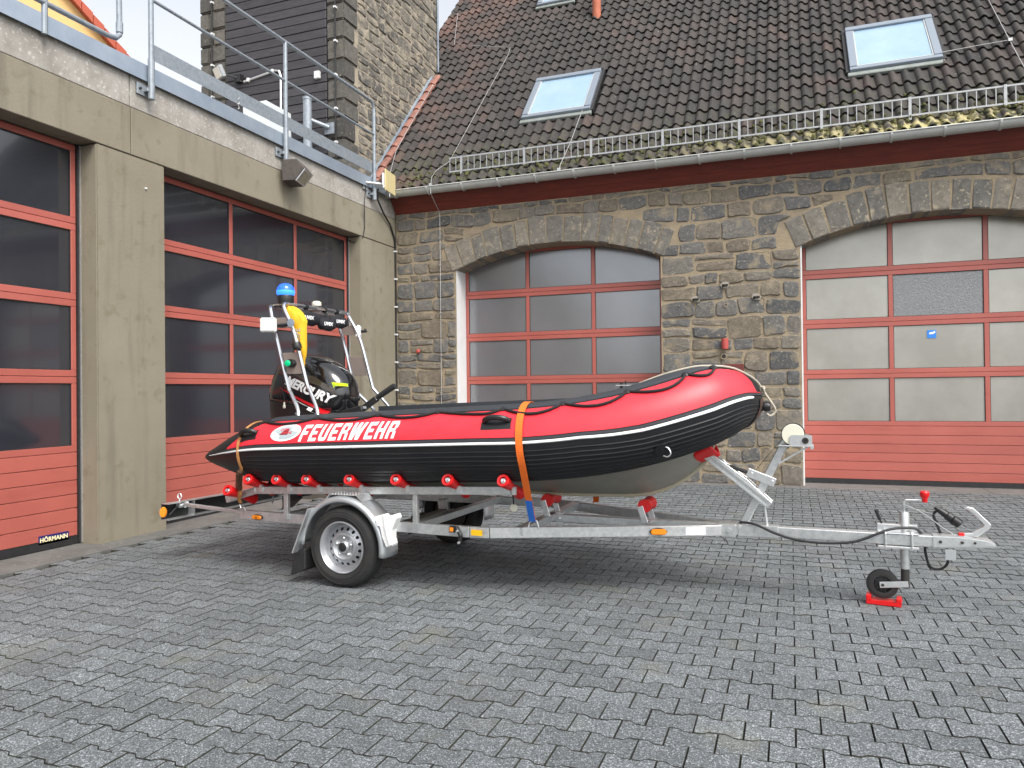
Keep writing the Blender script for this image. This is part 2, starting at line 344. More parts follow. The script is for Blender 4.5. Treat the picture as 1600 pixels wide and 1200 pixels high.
add_streaks(M_conc, (.115, .10, .075), (5, 5, .45), .52, .74, .55)
add_streaks(M_conc, (.10, .095, .08), (2.2, 2.2, 2.2), .64, .74, .5)
add_streaks(M_conc, (.36, .34, .28), (55, 55, 30), .70, .74, .6)
add_streaks(M_para, (.14, .13, .11), (4, 4, .6), .54, .74, .5)
add_streaks(M_red, (.30, .06, .045), (1.5, 1.5, 9), .55, .75, .4)
add_streaks(M_ored, (.40, .02, .03), (9, 9, 9), .62, .74, .45)
def paver_material(m):
    nt = m.node_tree; N = nt.nodes; L = nt.links; b = N['Principled BSDF']
    g = N.new('ShaderNodeNewGeometry'); oi = N.new('ShaderNodeObjectInfo')
    ad = N.new('ShaderNodeMath'); ad.operation = 'ADD'; L.new(oi.outputs['Random'], ad.inputs[0]); L.new(g.outputs['Random Per Island'], ad.inputs[1])
    fr = N.new('ShaderNodeMath'); fr.operation = 'FRACT'; L.new(ad.outputs[0], fr.inputs[0])
    v = N.new('ShaderNodeTexVoronoi'); v.inputs['Scale'].default_value = 210; L.new(g.outputs['Position'], v.inputs['Vector'])
    r = N.new('ShaderNodeValToRGB'); cr = r.color_ramp
    for _ in range(3): cr.elements.new(.5)
    for e, (p, c) in zip(cr.elements, [(0, .036), (.28, .092), (.60, .130), (.84, .185), (1, .44)]): e.position = p; e.color = (c*.905, c*1.0, c*1.055, 1)
    sp = N.new('ShaderNodeSeparateColor'); L.new(v.outputs['Color'], sp.inputs[0]); L.new(sp.outputs[0], r.inputs[0])
    t = N.new('ShaderNodeTexNoise'); t.inputs['Scale'].default_value = .55; t.inputs['Detail'].default_value = 7; t.inputs['Roughness'].default_value = .6; L.new(g.outputs['Position'], t.inputs['Vector'])
    mr = N.new('ShaderNodeMapRange'); mr.inputs['From Min'].default_value = .3; mr.inputs['From Max'].default_value = .7; mr.inputs['To Min'].default_value = .80; mr.inputs['To Max'].default_value = 1.16; L.new(t.outputs['Fac'], mr.inputs['Value'])
    m2 = N.new('ShaderNodeMapRange'); m2.inputs['To Min'].default_value = .84; m2.inputs['To Max'].default_value = 1.14; L.new(fr.outputs[0], m2.inputs['Value'])
    mu = N.new('ShaderNodeMath'); mu.operation = 'MULTIPLY'; L.new(mr.outputs[0], mu.inputs[0]); L.new(m2.outputs[0], mu.inputs[1])
    hv = N.new('ShaderNodeHueSaturation'); L.new(mu.outputs[0], hv.inputs['Value']); L.new(r.outputs[0], hv.inputs['Color'])
    # a few warmer, mossy stones
    t2 = N.new('ShaderNodeTexNoise'); t2.inputs['Scale'].default_value = 2.1; t2.inputs['Detail'].default_value = 4; L.new(g.outputs['Position'], t2.inputs['Vector'])
    m3 = N.new('ShaderNodeMapRange'); m3.inputs['From Min'].default_value = .58; m3.inputs['From Max'].default_value = .74; m3.inputs['To Max'].default_value = .35; L.new(t2.outputs['Fac'], m3.inputs['Value'])
    mx = N.new('ShaderNodeMix'); mx.data_type = 'RGBA'; mx.inputs['B'].default_value = (.17, .165, .115, 1); L.new(m3.outputs[0], mx.inputs['Factor']); L.new(hv.outputs[0], mx.inputs['A'])
    L.new(mx.outputs['Result'], b.inputs['Base Color'])
    add_streaks(m, (.075, .076, .075), (1.1, 1.1, 1.1), .56, .74, .55)
    add_streaks(m, (.05, .05, .048), (7, 7, 7), .68, .76, .6)
    add_streaks(m, (.09, .10, .055), (3, 3, 3), .66, .78, .5)
    bp = N.new('ShaderNodeBump'); bp.inputs['Strength'].default_value = .45; bp.inputs['Distance'].default_value = .004; L.new(sp.outputs[1], bp.inputs['Height']); L.new(bp.outputs[0], b.inputs['Normal'])
paver_material(M_paver)

# ================================================================== GROUND
def zg(y): return 0. if y < 6.5 else .07*(y-6.5)/4.8

g = MB()
ys = [-250, -20, 0, 6.5, 11.3, 13]
vs = []; fs = []
for i, y in enumerate(ys):
    for x in (-250, 250): vs.append((x, y, (0 if y < 6.5 else .07*min(1, (y-6.5)/4.8))-.022))
for i in range(len(ys)-1): fs.append((2*i, 2*i+1, 2*i+3, 2*i+2))
g.add(vs, fs); n0 = len(g.v)
g.add([(-250, 13, .057), (250, 13, .057), (250, 400, .057), (-250, 400, .057)], [(0, 1, 2, 3)])
ground = struct(g.build('paved_yard', M_joint))

PL, PP = .203, .157
def paver_outline(gap):
    a, b, d = .038, .0635, .01125
    h = PP/2; e = PL/2-gap
    top = [(-e, h+d-gap), (-b, h+d-gap), (-a, h-d-gap), (a, h-d-gap), (b, h+d-gap), (e, h+d-gap)]
    return top + [(x, -y) for x, y in reversed(top)]
PO = paver_outline(.0028)
PI = [(x-math.copysign(.0014, x), y-math.copysign(.0018, y)) for x, y in PO]
def paver_verts(jx=0, jy=0):
    return [(x, y, -.03) for x, y in PO] + [(x, y, -.006) for x, y in PO] + [(x, y, 0.) for x, y in PI]
n = len(PO)
PF = [tuple(range(2*n, 3*n))] + [(i, (i+1) % n, n+(i+1) % n, n+i) for i in range(n)] + [(n+i, n+(i+1) % n, 2*n+(i+1) % n, 2*n+i) for i in range(n)]
pav = []
row0 = int((0.4-3.796)/PP)-1; row1 = int((11.05-3.796)/PP)
for k in range(row0, row1+1):
    y = 3.796+k*PP
    xo = -.3045 + PL/2 + (PL/2 if k % 2 else 0)
    for j in range(-30, 33):
        x = xo+j*PL
        if x < -5.98 or x > 6.2: continue
        pav.append((x, y))
def score(p):
    q = in_view((p[0], p[1], 0))
    if not q or q[2] < .8: return 1e9
    return q[2] if (-40 < q[0] < 1640 and q[1] < 1225) else 1e6+q[2]
order = sorted(range(len(pav)), key=lambda i: score(pav[i]))
rnd = random.Random(3)
pm = MB(); pm.add(paver_verts(), PF); pmesh = pm.mesh('paver')
def paver_mats(me):
    me.materials.append(M_paver); me.materials.append(M_joint)
    me.polygons.foreach_set('material_index', [0 if len(p.vertices) > 4 else 1 for p in me.polygons])
paver_mats(pmesh)
rest = MB()
for c, i in enumerate(order):
    x, y = pav[i]
    M = Matrix.Translation((x+rnd.uniform(-.0006, .0006), y+rnd.uniform(-.0006, .0006), zg(y)+rnd.uniform(-.0014, .0014))) @ Matrix.Rotation(rnd.uniform(-.004, .004), 4, 'Z') @ Matrix.Rotation(rnd.uniform(-.006, .006), 4, 'X') @ Matrix.Rotation(rnd.uniform(-.005, .005), 4, 'Y')
    if c < 300: obj('paver', pmesh, ground, M)
    else: rest.add([M @ Vector(v) for v in paver_verts()], PF)
pf = rest.build('paver_field', M_paver, ground); pf.data.materials.clear(); paver_mats(pf.data); stuff(pf)

ap = MB().box(-6.62, -6.005, -2, 11.25, -.1, .008)
struct(ap.build('concrete_apron', M_apron, bevel=.006))
wa = MB()
for x0, x1 in ((-6.0, -1.2), (-1.195, 2.4), (2.405, 6.2)): wa.box(x0, x1, 11.07, 11.75, -.1, .068+random.uniform(0, .003))
struct(wa.build('wall_foot_strip', mat('foot_strip', (.16, .15, .145), .95, c2=(.10, .098, .09), scale=7, c3=(.23, .2, .19), bump=.8, bscale=40)))

# ================================================================== GARAGE DOORS
def garage_door(parent, fn, u0_, u1_, ncol, zs, pane_mat, special=None, seal=.05):
    """fn(u, d, z): wall axis, distance in front of the door plane, height. zs: seams bottom to top"""
    def bx(mb, a, b, d0, d1, z0, z1):
        p = fn(a, d0, z0); q = fn(b, d1, z1)
        mb.box(min(p[0], q[0]), max(p[0], q[0]), min(p[1], q[1]), max(p[1], q[1]), z0, z1)
    back = MB(); bx(back, u0_, u1_, -.06, -.035, zs[0], zs[-1])
    door = back.build('garage_door', M_red, parent)
    w = u1_-u0_; cols = [u0_+w*i/ncol for i in range(ncol+1)]
    # bottom solid section: ribbed boards
    nb = 6; z0, z1 = zs[0]+seal, zs[1]
    for k in range(nb):
        b = MB(); a0 = z0+(z1-z0)*k/nb; a1 = z0+(z1-z0)*(k+1)/nb-.006
        if k == nb-1: a1 = z1-.003
        bx(b, u0_, u1_, -.03, 0, a0, a1); b.build('panel_board', M_red, door, bevel=.003)
    s = MB(); bx(s, u0_-.0, u1_+.0, -.03, .004, zs[0]-.03, z0-.002); s.build('bottom_seal', M_rubber, door)
    for k in range(1, len(zs)-1):
        a0, a1 = zs[k]+.002, zs[k+1]-.002
        fr = MB(); h = .062; st = .052; ml = .029
        bx(fr, u0_, u1_, -.03, 0, a0, a0+h); bx(fr, u0_, u1_, -.03, 0, a1-h, a1)
        edges = []
        for i, c in enumerate(cols):
            e0 = c if i == 0 else c-ml; e1 = c if i == ncol else c+ml
            if i == 0: e1 = c+st
            if i == ncol: e0 = c-st
            bx(fr, e0, e1, -.0305, -.0006, a0+h+.0005, a1-h-.0005); edges.append((e0, e1))
        fr.build('section_frame', M_red, door, bevel=.003)
        for i in range(ncol):
            p = MB(); bx(p, edges[i][1]-.004, edges[i+1][0]+.004, -.028, -.019, a0+h-.004, a1-h+.004)
            mm = pane_mat
            if special and special == (k, i): mm = M_pane_t
            p.build('pane', mm, door)
            gk = MB(); e0, e1 = edges[i][1], edges[i+1][0]; b0, b1 = a0+h, a1-h; t = .007
            bx(gk, e0, e1, -.019, -.009, b0, b0+t); bx(gk, e0, e1, -.019, -.009, b1-t, b1)
            bx(gk, e0, e0+t, -.019, -.009, b0+t, b1-t); bx(gk, e1-t, e1, -.019, -.009, b0+t, b1-t)
            gk.build('gasket', M_rubber, door)
    return door

# ================================================================== CONCRETE GARAGE (left)
XL, XD, YS, YD = -6.283, -6.524, 11.297, 11.688
cg = tag(empty('concrete_garage', (XL, 6, 0)), 'olive concrete garage wing on the left with two red doors', 'building')
def cgp(mb, name, m, **k):
    o = mb.build(name, m, cg, **k); o.matrix_parent_inverse = Matrix.Translation((XL, 6, 0)).inverted(); return o
for y0, y1 in ((-1.6, 1.44), (5.402, 6.25), (10.17, 11.285)):
    cgp(MB().box(XL-.45, XL, y0, y1, -.05, 3.898), 'column', M_conc, bevel=.012, seg=2)
for y0, y1 in ((-1.6, 5.808), (5.818, 11.285)):
    cgp(MB().box(XL-.42, XL-.001, y0, y1, 3.905, 4.388), 'beam', M_conc, bevel=.006)
    cgp(MB().box(XL-.35, XL-.012, y0, y1, 4.396, 4.735), 'parapet_panel', M_para, bevel=.008)
cp = MB()
for y0, y1 in ((-1.6, 2.6), (2.604, 8.04), (8.044, 11.2)):
    cp.prism([(.045, 4.715), (.045, 4.885), (-.36, 4.90), (-.36, 4.80), (.038, 4.78), (.038, 4.715)], y0, y1, lambda u, v, d: (XL+u-.012, d, v))
cgp(cp, 'coping', M_zinc)
cgp(MB().box(-13.5, XL-.36, -1.6, 10.4, 4.5, 4.62), 'flat_roof', M_para)
cgp(MB().box(-13.5, XL-.42, -1.6, -1.55, 0, 4.6).box(-6.9, -6.75, -1.6, 11.2, 0, 4.5), 'inner_wall', M_para)
zsl = [.045, .90, 1.63, 2.378, 3.12, 3.893]
for y0, y1 in ((1.44, 5.372), (6.25, 10.14)):
    d = garage_door(None, lambda u, dd, z: (XD+dd, u, z), y0, y1, 3, zsl, M_pane_d)
    d.parent = cg; d.matrix_parent_inverse = Matrix.Translation((XL, 6, 0)).inverted()
    # jamb: black seal and bright trim at the far side
    cgp(MB().box(XD-.03, XD+.02, y1+.001, y1+.022, .02, 3.9), 'jamb_seal', M_rubber)
    cgp(MB().box(XD-.03, XD+.035, y1+.022, y1+.0295, .02, 3.9), 'jamb_trim', M_galv2)
    if y0 < 3:
        S = MB().box(XD+.001, XD+.004, 4.967, 5.275, .068, .150)
        st_ = S.build('maker_plate', M_stickb, d)
        tp = text_mesh('HÖRMANN', .055, .0025, 0, 1.02)
        t = MB()
        for p in tp: t.add([(XD+.0055, 5.121+a, .110+b-.002) for a, b in p], [tuple(range(len(p)))])
        lo = t.build('lettering', M_sticky, st_)
cgp(MB().tube([(XL+.006, y, 3.60) for y in (5.98, 6.0)], .012, 8), 'fixing', M_white)

# ================================================================== STONE BUILDING
sb = tag(empty('stone_building', (0, YS, 0)), 'dark rubble stone building with arched red doors and tiled roof', 'building')
SBI = Matrix.Translation((0, YS, 0)).inverted()
def sbp(mb, name, m, parent=None, **k):
    o = mb.build(name, m, parent or sb, **k)
    if not parent: o.matrix_parent_inverse = SBI
    return o
ARCH = [(-5.175, -1.805), (.147, 3.66)]
ZSPR, RISE = 3.45, .335
def arch_z(x):
    for a, b in ARCH:
        if a <= x <= b:
            c = (a+b)/2; h = (b-a)/2; R = (h*h+RISE*RISE)/(2*RISE)
            return ZSPR+RISE-R+sqrt(R*R-(x-c)**2)
    return None
XR = 6.2
xs = [XL]
for a, b in ARCH:
    xs += [a+(b-a)*i/24 for i in range(25)]
xs += [XR]
wall = MB()
YM = YS+.008
for i in range(len(xs)-1):
    x0, x1 = xs[i], xs[i+1]; xm = (x0+x1)/2
    inside = arch_z(xm) is not None
    b0 = arch_z(min(max(x0, -9), 9)) if inside else 0.; b1 = arch_z(x1) if inside else 0.
    if inside:
        b0 = b0 if b0 else ZSPR; b1 = b1 if b1 else ZSPR
        wall.add([(x0, YM, b0), (x1, YM, b1), (x1, YD+.1, b1), (x0, YD+.1, b0)], [(0, 1, 2, 3)])
    wall.add([(x0, YM, b0), (x1, YM, b1), (x1, YM, 4.62), (x0, YM, 4.62)], [(0, 1, 2, 3)])
for a, b in ARCH:
    for x in (a, b): wall.add([(x, YM, 0), (x, YD+.1, 0), (x, YD+.1, ZSPR), (x, YM, ZSPR)], [(0, 1, 2, 3)])
wall.add([(XL, YM, 0), (XL, YM+.5, 0), (XL, YM+.5, 4.62), (XL, YM, 4.62)], [(0, 1, 2, 3)])
swall = sbp(wall, 'rubble_wall', M_mortar)

def chaikin(p):
    o = []
    for i in range(len(p)):
        a = p[i]; b = p[(i+1) % len(p)]
        o.append((a[0]*.78+b[0]*.22, a[1]*.78+b[1]*.22)); o.append((a[0]*.22+b[0]*.78, a[1]*.22+b[1]*.78))
    return o
def rubble(u0, u1, v0, v1, seed, hmin, hmax, wmin, wmax, amp=.03):
    R = random.Random(seed); out = []; v = v0; k = 0
    nz = lambda u, k: amp*noise.noise((u*1.7+seed*3.1, k*7.3, 0)) + amp*.6*noise.noise((u*4.1+seed, k*3.7, 5))
    while v < v1-.05:
        h = R.uniform(hmin, hmax)
        if v+h > v1-hmin*.6: h = v1-v
        top = lambda u, k=k+1, vv=v+h: (vv+nz(u, k)) if vv < v1-.01 else v1
        bot = lambda u, k=k, vv=v: (vv+nz(u, k)) if vv > v0+.01 else v0
        u = u0
        while u < u1-.03:
            w = R.uniform(wmin, wmax)*(.75+.5*h/hmax)
            if u+w > u1-wmin*.7: w = u1-u
            sl, sr = R.uniform(-.02, .02), R.uniform(-.02, .02)
            if h > hmax*.72 and R.random() < .35:   # two thin stones one above the other
                f = R.uniform(.38, .62)
                mid = lambda u, f=f, t=top, b=bot: b(u)*(1-f)+t(u)*f+.012*sin(u*23)
                cells = [(bot, mid), (mid, top)]
            else: cells = [(bot, top)]
            for bfn, tfn in cells:
                g = R.uniform(.009, .02)
                a, b = u+g, u+w-g
                p = [(a+sl*0, bfn(a)+g), (a+(b-a)*R.uniform(.35, .65), bfn((a+b)/2)+g+R.uniform(-.006, .008)), (b, bfn(b)+g), (b+R.uniform(-.012, .012), (bfn(b)+tfn(b))/2), (b+sr, tfn(b)-g), (a+(b-a)*R.uniform(.35, .65), tfn((a+b)/2)-g+R.uniform(-.008, .006)), (a+sl, tfn(a)-g), (a+R.uniform(-.012, .012), (bfn(a)+tfn(a))/2)]
                p = [(x+R.uniform(-.017, .017), y+R.uniform(-.014, .014)) for x, y in p]
                out.append(chaikin(p))
            u += w
        v += h; k += 1
    return out
def stone_mesh(poly, fn, depth, R, back=.03):
    n = len(poly); cx = sum(p[0] for p in poly)/n; cy = sum(p[1] for p in poly)/n
    sc = max(.72, 1-.022/max(.05, min(max(p[0] for p in poly)-min(p[0] for p in poly), max(p[1] for p in poly)-min(p[1] for p in poly))))
    tx, ty = R.uniform(-.05, .05), R.uniform(-.05, .05)
    vs = [fn(u, v, -back) for u, v in poly] + [fn(u, v, depth*.45) for u, v in poly]
    vs += [fn(cx+(u-cx)*sc, cy+(v-cy)*sc, depth+tx*(u-cx)+ty*(v-cy)+R.uniform(-.003, .003)) for u, v in poly]
    vs.append(fn(cx+R.uniform(-.02, .02), cy+R.uniform(-.02, .02), depth+R.uniform(0, .008)))
    fs = [(i, (i+1) % n, n+(i+1) % n, n+i) for i in range(n)] + [(n+i, n+(i+1) % n, 2*n+(i+1) % n, 2*n+i) for i in range(n)] + [(2*n+i, 2*n+(i+1) % n, 3*n) for i in range(n)]
    return vs, fs
def place_stones(polys, fn, m, parent, seed, name='stone', limit=300):
    R = random.Random(seed); items = []
    for p in polys:
        cx = sum(q[0] for q in p)/len(p); cy = sum(q[1] for q in p)/len(p)
        c = Vector(fn(cx, cy, 0)); area = (max(q[0] for q in p)-min(q[0] for q in p))*(max(q[1] for q in p)-min(q[1] for q in p))
        q = in_view(c); s = 0
        if q and -20 < q[0] < 1620 and -20 < q[1] < 1220: s = area/q[2]**2
        items.append((s, p))
    items.sort(key=lambda t: -t[0]); rest = MB(); cnt = 0
    for s, p in items:
        vs, fs = stone_mesh(p, fn, R.uniform(.006, .020), R)
        if cnt < limit and s > 0: MB().add(vs, fs).build(name, m, parent); cnt += 1
        else: rest.add(vs, fs)
    if rest.v: stuff(rest.build(name+'_field', m, parent))

VT = .43     # voussoir length
def arch_geo(a, b):
    c = (a+b)/2; h = (b-a)/2; R = (h*h+RISE*RISE)/(2*RISE); return c, ZSPR+RISE-R, R
def fit_stone(p):
    """keep stones out of the openings and the arch rings; None when nothing is left"""
    cx = sum(q[0] for q in p)/len(p); cy = sum(q[1] for q in p)/len(p)
    for a, b in ARCH:
        c, zc, R = arch_geo(a, b); half = math.asin((b-a)/2/R); Ro = R+VT+.012
        def ring(x, z):
            ang = atan2(x-c, z-zc)
            return abs(ang) < half+.024 and hypot(x-c, z-zc) < Ro and z > ZSPR-.12
        if (a < cx < b and cy < ZSPR+.1) or ring(cx, cy): return None
        q = []
        for x, z in p:
            if ring(x, z):
                ang = atan2(x-c, z-zc); k = Ro
                if cy < ZSPR+.14 and abs(cx-c) > (b-a)/2:      # beside the springer: push out sideways
                    x = (a-.03 if cx < c else b+.03); x = min(x, c-(zc+R+VT-zc)*0-(b-a)/2-.035) if cx < c else max(x, b+.035)
                else: x, z = c+k*sin(ang), zc+k*cos(ang)
            if z < ZSPR+.1 and a < x < b: x = a-.004 if cx < c else b+.004
            q.append((x, z))
        p = q
    us = [q[0] for q in p]; vs_ = [q[1] for q in p]
    if max(us)-min(us) < .05 or max(vs_)-min(vs_) < .04: return None
    return p
polys = []
for (a, b, s_) in ((XL+.01, -5.18, 11), (-1.80, .143, 23), (3.665, XR, 31)):
    polys += rubble(a, b, .06, 3.42, s_, .13, .32, .19, .46, amp=.045)
polys += rubble(XL+.01, XR, 3.42, 4.47, 47, .15, .30, .18, .44, amp=.05)
polys = [q for q in (fit_stone(p) for p in polys) if q]
place_stones(polys, lambda u, v, d: (u, YM-d, v), M_stone, swall, 5)
for ai, (a, b) in enumerate(ARCH):
    c, zc, R = arch_geo(a, b); half = math.asin((b-a)/2/R)
    nv = 15; rr = random.Random(60+ai); cuts = [-half-.015]
    ws = [rr.uniform(.75, 1.3) for _ in range(nv)]; tot = sum(ws)
    for w in ws: cuts.append(cuts[-1]+w/tot*(2*half+.03))
    for k in range(nv):
        t0, t1 = cuts[k]+.0025, cuts[k+1]-.0025; o = VT+rr.uniform(-.05, .03)
        j = lambda s=.008: rr.uniform(-s, s)
        pts = [(t0, R+j(.004)), ((t0+t1)/2, R+j(.006)), (t1, R+j(.004)), (t1+j(.0015), R+o*.5), (t1-.001+j(.001), R+o-.015), ((t0+t1)/2, R+o+j(.012)), (t0+.001+j(.001), R+o-.015), (t0+j(.0015), R+o*.5)]
        poly = [(c+r*sin(t), zc+r*cos(t)) for t, r in pts]
        vs, fs = stone_mesh(poly, lambda u, v, d: (u, YM-d, v), rr.uniform(.008, .02), rr, back=.40)
        MB().add(vs, fs).build('arch_stone', M_arch, swall)
# doors in the arches
zss = [.085, .89, 1.627, 2.353, 3.07, 3.80]
d1 = garage_door(sb, lambda u, dd, z: (u, YD-dd, z), -5.165, -1.83, 3, zss, M_pane_a); d1.matrix_parent_inverse = SBI
d2 = garage_door(sb, lambda u, dd, z: (u, YD-dd, z), .172, 3.64, 3, [z+.008 for z in zss], M_pane_l, special=(3, 1)); d2.matrix_parent_inverse = SBI
sbp(MB().box(-5.175+.003, -5.166, YS+.02, YD-.001, .06, 3.5), 'door_jamb', M_white)
sbp(MB().box(.150, .170, YD-.36, YD-.01, .06, 3.47), 'door_jamb', M_white)
sgn = MB().box(1.774, 1.884, YD+.010, YD+.017, 2.112, 2.222).build('door_sticker', M_signb, d2)
MB().add([(1.80, YD+.009, 2.165), (1.845, YD+.009, 2.165), (1.872, YD+.009, 2.185), (1.872, YD+.009, 2.21), (1.835, YD+.009, 2.195), (1.80, YD+.009, 2.19)], [(0, 1, 2, 3, 4, 5)]).build('pictogram', M_print, sgn)

# eaves: boarded soffit, gutter
for k, (t0, t1) in enumerate(((0, .485), (.495, 1.0))):
    f = lambda t: (YS+.02-.215*t, 4.45+.265*t)
    (ya, za), (yb, zb) = f(t0), f(t1)
    sbp(MB().add([(XL, ya, za), (XR, ya, za), (XR, yb, zb), (XL, yb, zb), (XL, ya+.015, za+.015), (XR, ya+.015, za+.015), (XR, yb+.015, zb+.015), (XL, yb+.015, zb+.015)],
        [(0, 1, 2, 3), (4, 7, 6, 5), (0, 4, 5, 1), (3, 2, 6, 7), (0, 3, 7, 4), (1, 5, 6, 2)]), 'soffit_board', M_wood)
gu = MB(); gr = .092; gy, gz_ = 11.010, 4.778
prof = [(gy-gr*cos(q), gz_-gr*sin(q)) for q in [pi*i/14 for i in range(15)]] + [(gy+(gr-.006)*cos(q), gz_-(gr-.006)*sin(q)) for q in [pi*i/14 for i in range(15)]]
gu.prism(prof, XL-.25, XR, lambda u, v, d: (d, u, v))
gu.tube([(XL-.25, gy-gr-.004, gz_+.002), (XR, gy-gr-.004, gz_+.002)], .011, 8)
gutter = sbp(gu, 'gutter', M_gutter, smooth=True)
x = -6.12; gm = None
while x < XR:
    b = MB(); pr = [(gy-(gr+.016)*cos(q), gz_-(gr+.016)*sin(q)) for q in [pi*i/10 for i in range(11)]] + [(gy-(gr+.001)*cos(q), gz_-(gr+.001)*sin(q)) for q in [pi*i/10 for i in range(10, -1, -1)]]
    if not gm:
        gm = b.prism(pr, -.014, .014, lambda u, v, d: (d, u, v)).mesh('gutter_bracket'); gm.materials.append(M_gutter)
    obj('gutter_bracket', gm, gutter, Matrix.Translation((x, 0, 0))); x += .617

# roof
TH = radians(48); CT, ST = cos(TH), sin(TH); EY, EZ = 11.0, 4.78
def rp(x, s, n=0.): return Vector((x, EY+s*CT-n*ST, EZ+s*ST+n*CT))
rf = MB()
rf.add([rp(-6.66, -.02, -.06), rp(XR, -.02, -.06), rp(XR, 9.6, -.06), rp(-7.36, 9.6, -.06), rp(-7.36, 3.98, -.06), rp(-6.66, 3.98, -.06)], [(0, 1, 2, 3, 4, 5)])
rf.add([rp(-7.26, 9.6, -.06), rp(XR, 9.6, -.06), (XR, rp(0, 9.6).y+6.6, EZ), (-7.26, rp(0, 9.6).y+6.6, EZ)], [(0, 1, 2, 3)])
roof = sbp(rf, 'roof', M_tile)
TW = .168
prof = []
for i in range(9):
    u = i/8; hgt = .026*(1-cos(2*pi*(u*.92+.30)))/2*1.9 if False else .046*(max(0, sin(pi*min(1, u/.58)))**.8) - .006*sin(pi*max(0, (u-.58)/.42))
    prof.append(((u-.5)*(TW+.012), hgt))
TL = .385; np_ = len(prof)
tv = [(x, 0, h+.022) for x, h in prof] + [(x, TL, h-.012) for x, h in prof] + [(x, 0, h+.006) for x, h in prof]
tf = [(i, i+1, np_+i+1, np_+i) for i in range(np_-1)] + [(2*np_+i, 2*np_+i+1, i+1, i) for i in range(np_-1)] + [(2*np_, 0, np_), (np_-1, 3*np_-1, 2*np_-1)]
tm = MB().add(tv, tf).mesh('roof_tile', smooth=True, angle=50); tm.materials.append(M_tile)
WIN = [(-4.275, -3.07, 1.73, 3.08), (.88, 2.09, 1.73, 3.08), (-5.06, -4.24, 6.70, 7.9)]
tiles = []; k = 0; s = .03
while s < 9.5:
    x = -6.60 if s < 3.9 else -6.60-4*TW
    while x < XR:
        if not any(a-.03 < x < b+.03 and c-.27 < s < d-.05 for a, b, c, d in WIN): tiles.append((x, s))
        x += TW
    s += .235 if k == 0 else .328; k += 1
Rm = Matrix(((1, 0, 0), (0, CT, -ST), (0, ST, CT))).to_4x4()
def tsc(t):
    q = in_view(rp(*t))
    return q[2] if q and -20 < q[0] < 1620 and -10 < q[1] else 1e6
tiles.sort(key=tsc); R = random.Random(9); rest = MB()
for c, (x, s) in enumerate(tiles):
    M = Matrix.Translation(rp(x+R.uniform(-.004, .004), s+R.uniform(-.008, .008), R.uniform(-.003, .004))) @ Rm @ Matrix.Rotation(R.uniform(-.022, .022), 4, 'Z') @ Matrix.Rotation(R.uniform(-.015, .02), 4, 'X')
    if c < 300:
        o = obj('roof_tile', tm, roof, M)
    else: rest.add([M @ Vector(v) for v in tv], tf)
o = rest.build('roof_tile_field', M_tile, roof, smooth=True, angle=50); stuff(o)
mo = MB(); mr_ = random.Random(21)
for k in range(420):
    x = mr_.uniform(-6.4, XR); sv = abs(mr_.gauss(0, .33))+.04; c_ = rp(x, sv, .05+mr_.uniform(-.012, .012)); rr_ = mr_.uniform(.012, .034)
    vv = []; ff = []
    for a_, h_ in ((0, .1), (1, .7)):
        for j in range(6): q = 2*pi*j/6+k; w_ = (1. if a_ == 0 else .62)*mr_.uniform(.75, 1.2); vv.append(c_+Rm.to_3x3() @ Vector((rr_*w_*cos(q), rr_*w_*1.3*sin(q), rr_*.8*h_)))
    vv.append(c_+Rm.to_3x3() @ Vector((0, 0, rr_*.85)))
    mo.add(vv, [(j, (j+1) % 6, 6+(j+1) % 6, 6+j) for j in range(6)]+[(6+j, 6+(j+1) % 6, 12) for j in range(6)])
stuff(mo.build('moss_clumps', mat('moss', (.050, .058, .016), .95, c2=(.10, .098, .03), scale=9, bump=.8, bscale=120), roof))
# verge against the tower: lead strip and orange verge tiles
vg = MB().add([rp(-6.80, .0, .10), rp(-6.69, .0, .085), rp(-6.69, 4.0, .085), rp(-6.80, 4.0, .12), rp(-6.80, .0, -.2), rp(-6.69, 0, -.2), rp(-6.69, 4.0, -.2), rp(-6.80, 4.0, -.2)], [(0, 1, 2, 3), (1, 5, 6, 2), (0, 4, 5, 1), (3, 7, 4, 0), (2, 6, 7, 3)])
sbp(vg, 'verge_flashing', M_lead)
s = .05
vm = None
while s < 3.95:
    if not vm:
        vb = MB(); vb.prism([(-.072, -.11), (-.072, .055), (-.03, .085), (.03, .085), (.07, .05), (.07, .03), (-.05, .03), (-.05, -.11)], 0, .40, lambda u, v, d: (u, d, v+.03-.085*d))
        vm = vb.mesh('verge_tile'); vm.materials.append(M_verge)
    obj('verge_tile', vm, roof, Matrix.Translation(rp(-6.62, s, .0)) @ Rm); s += .328
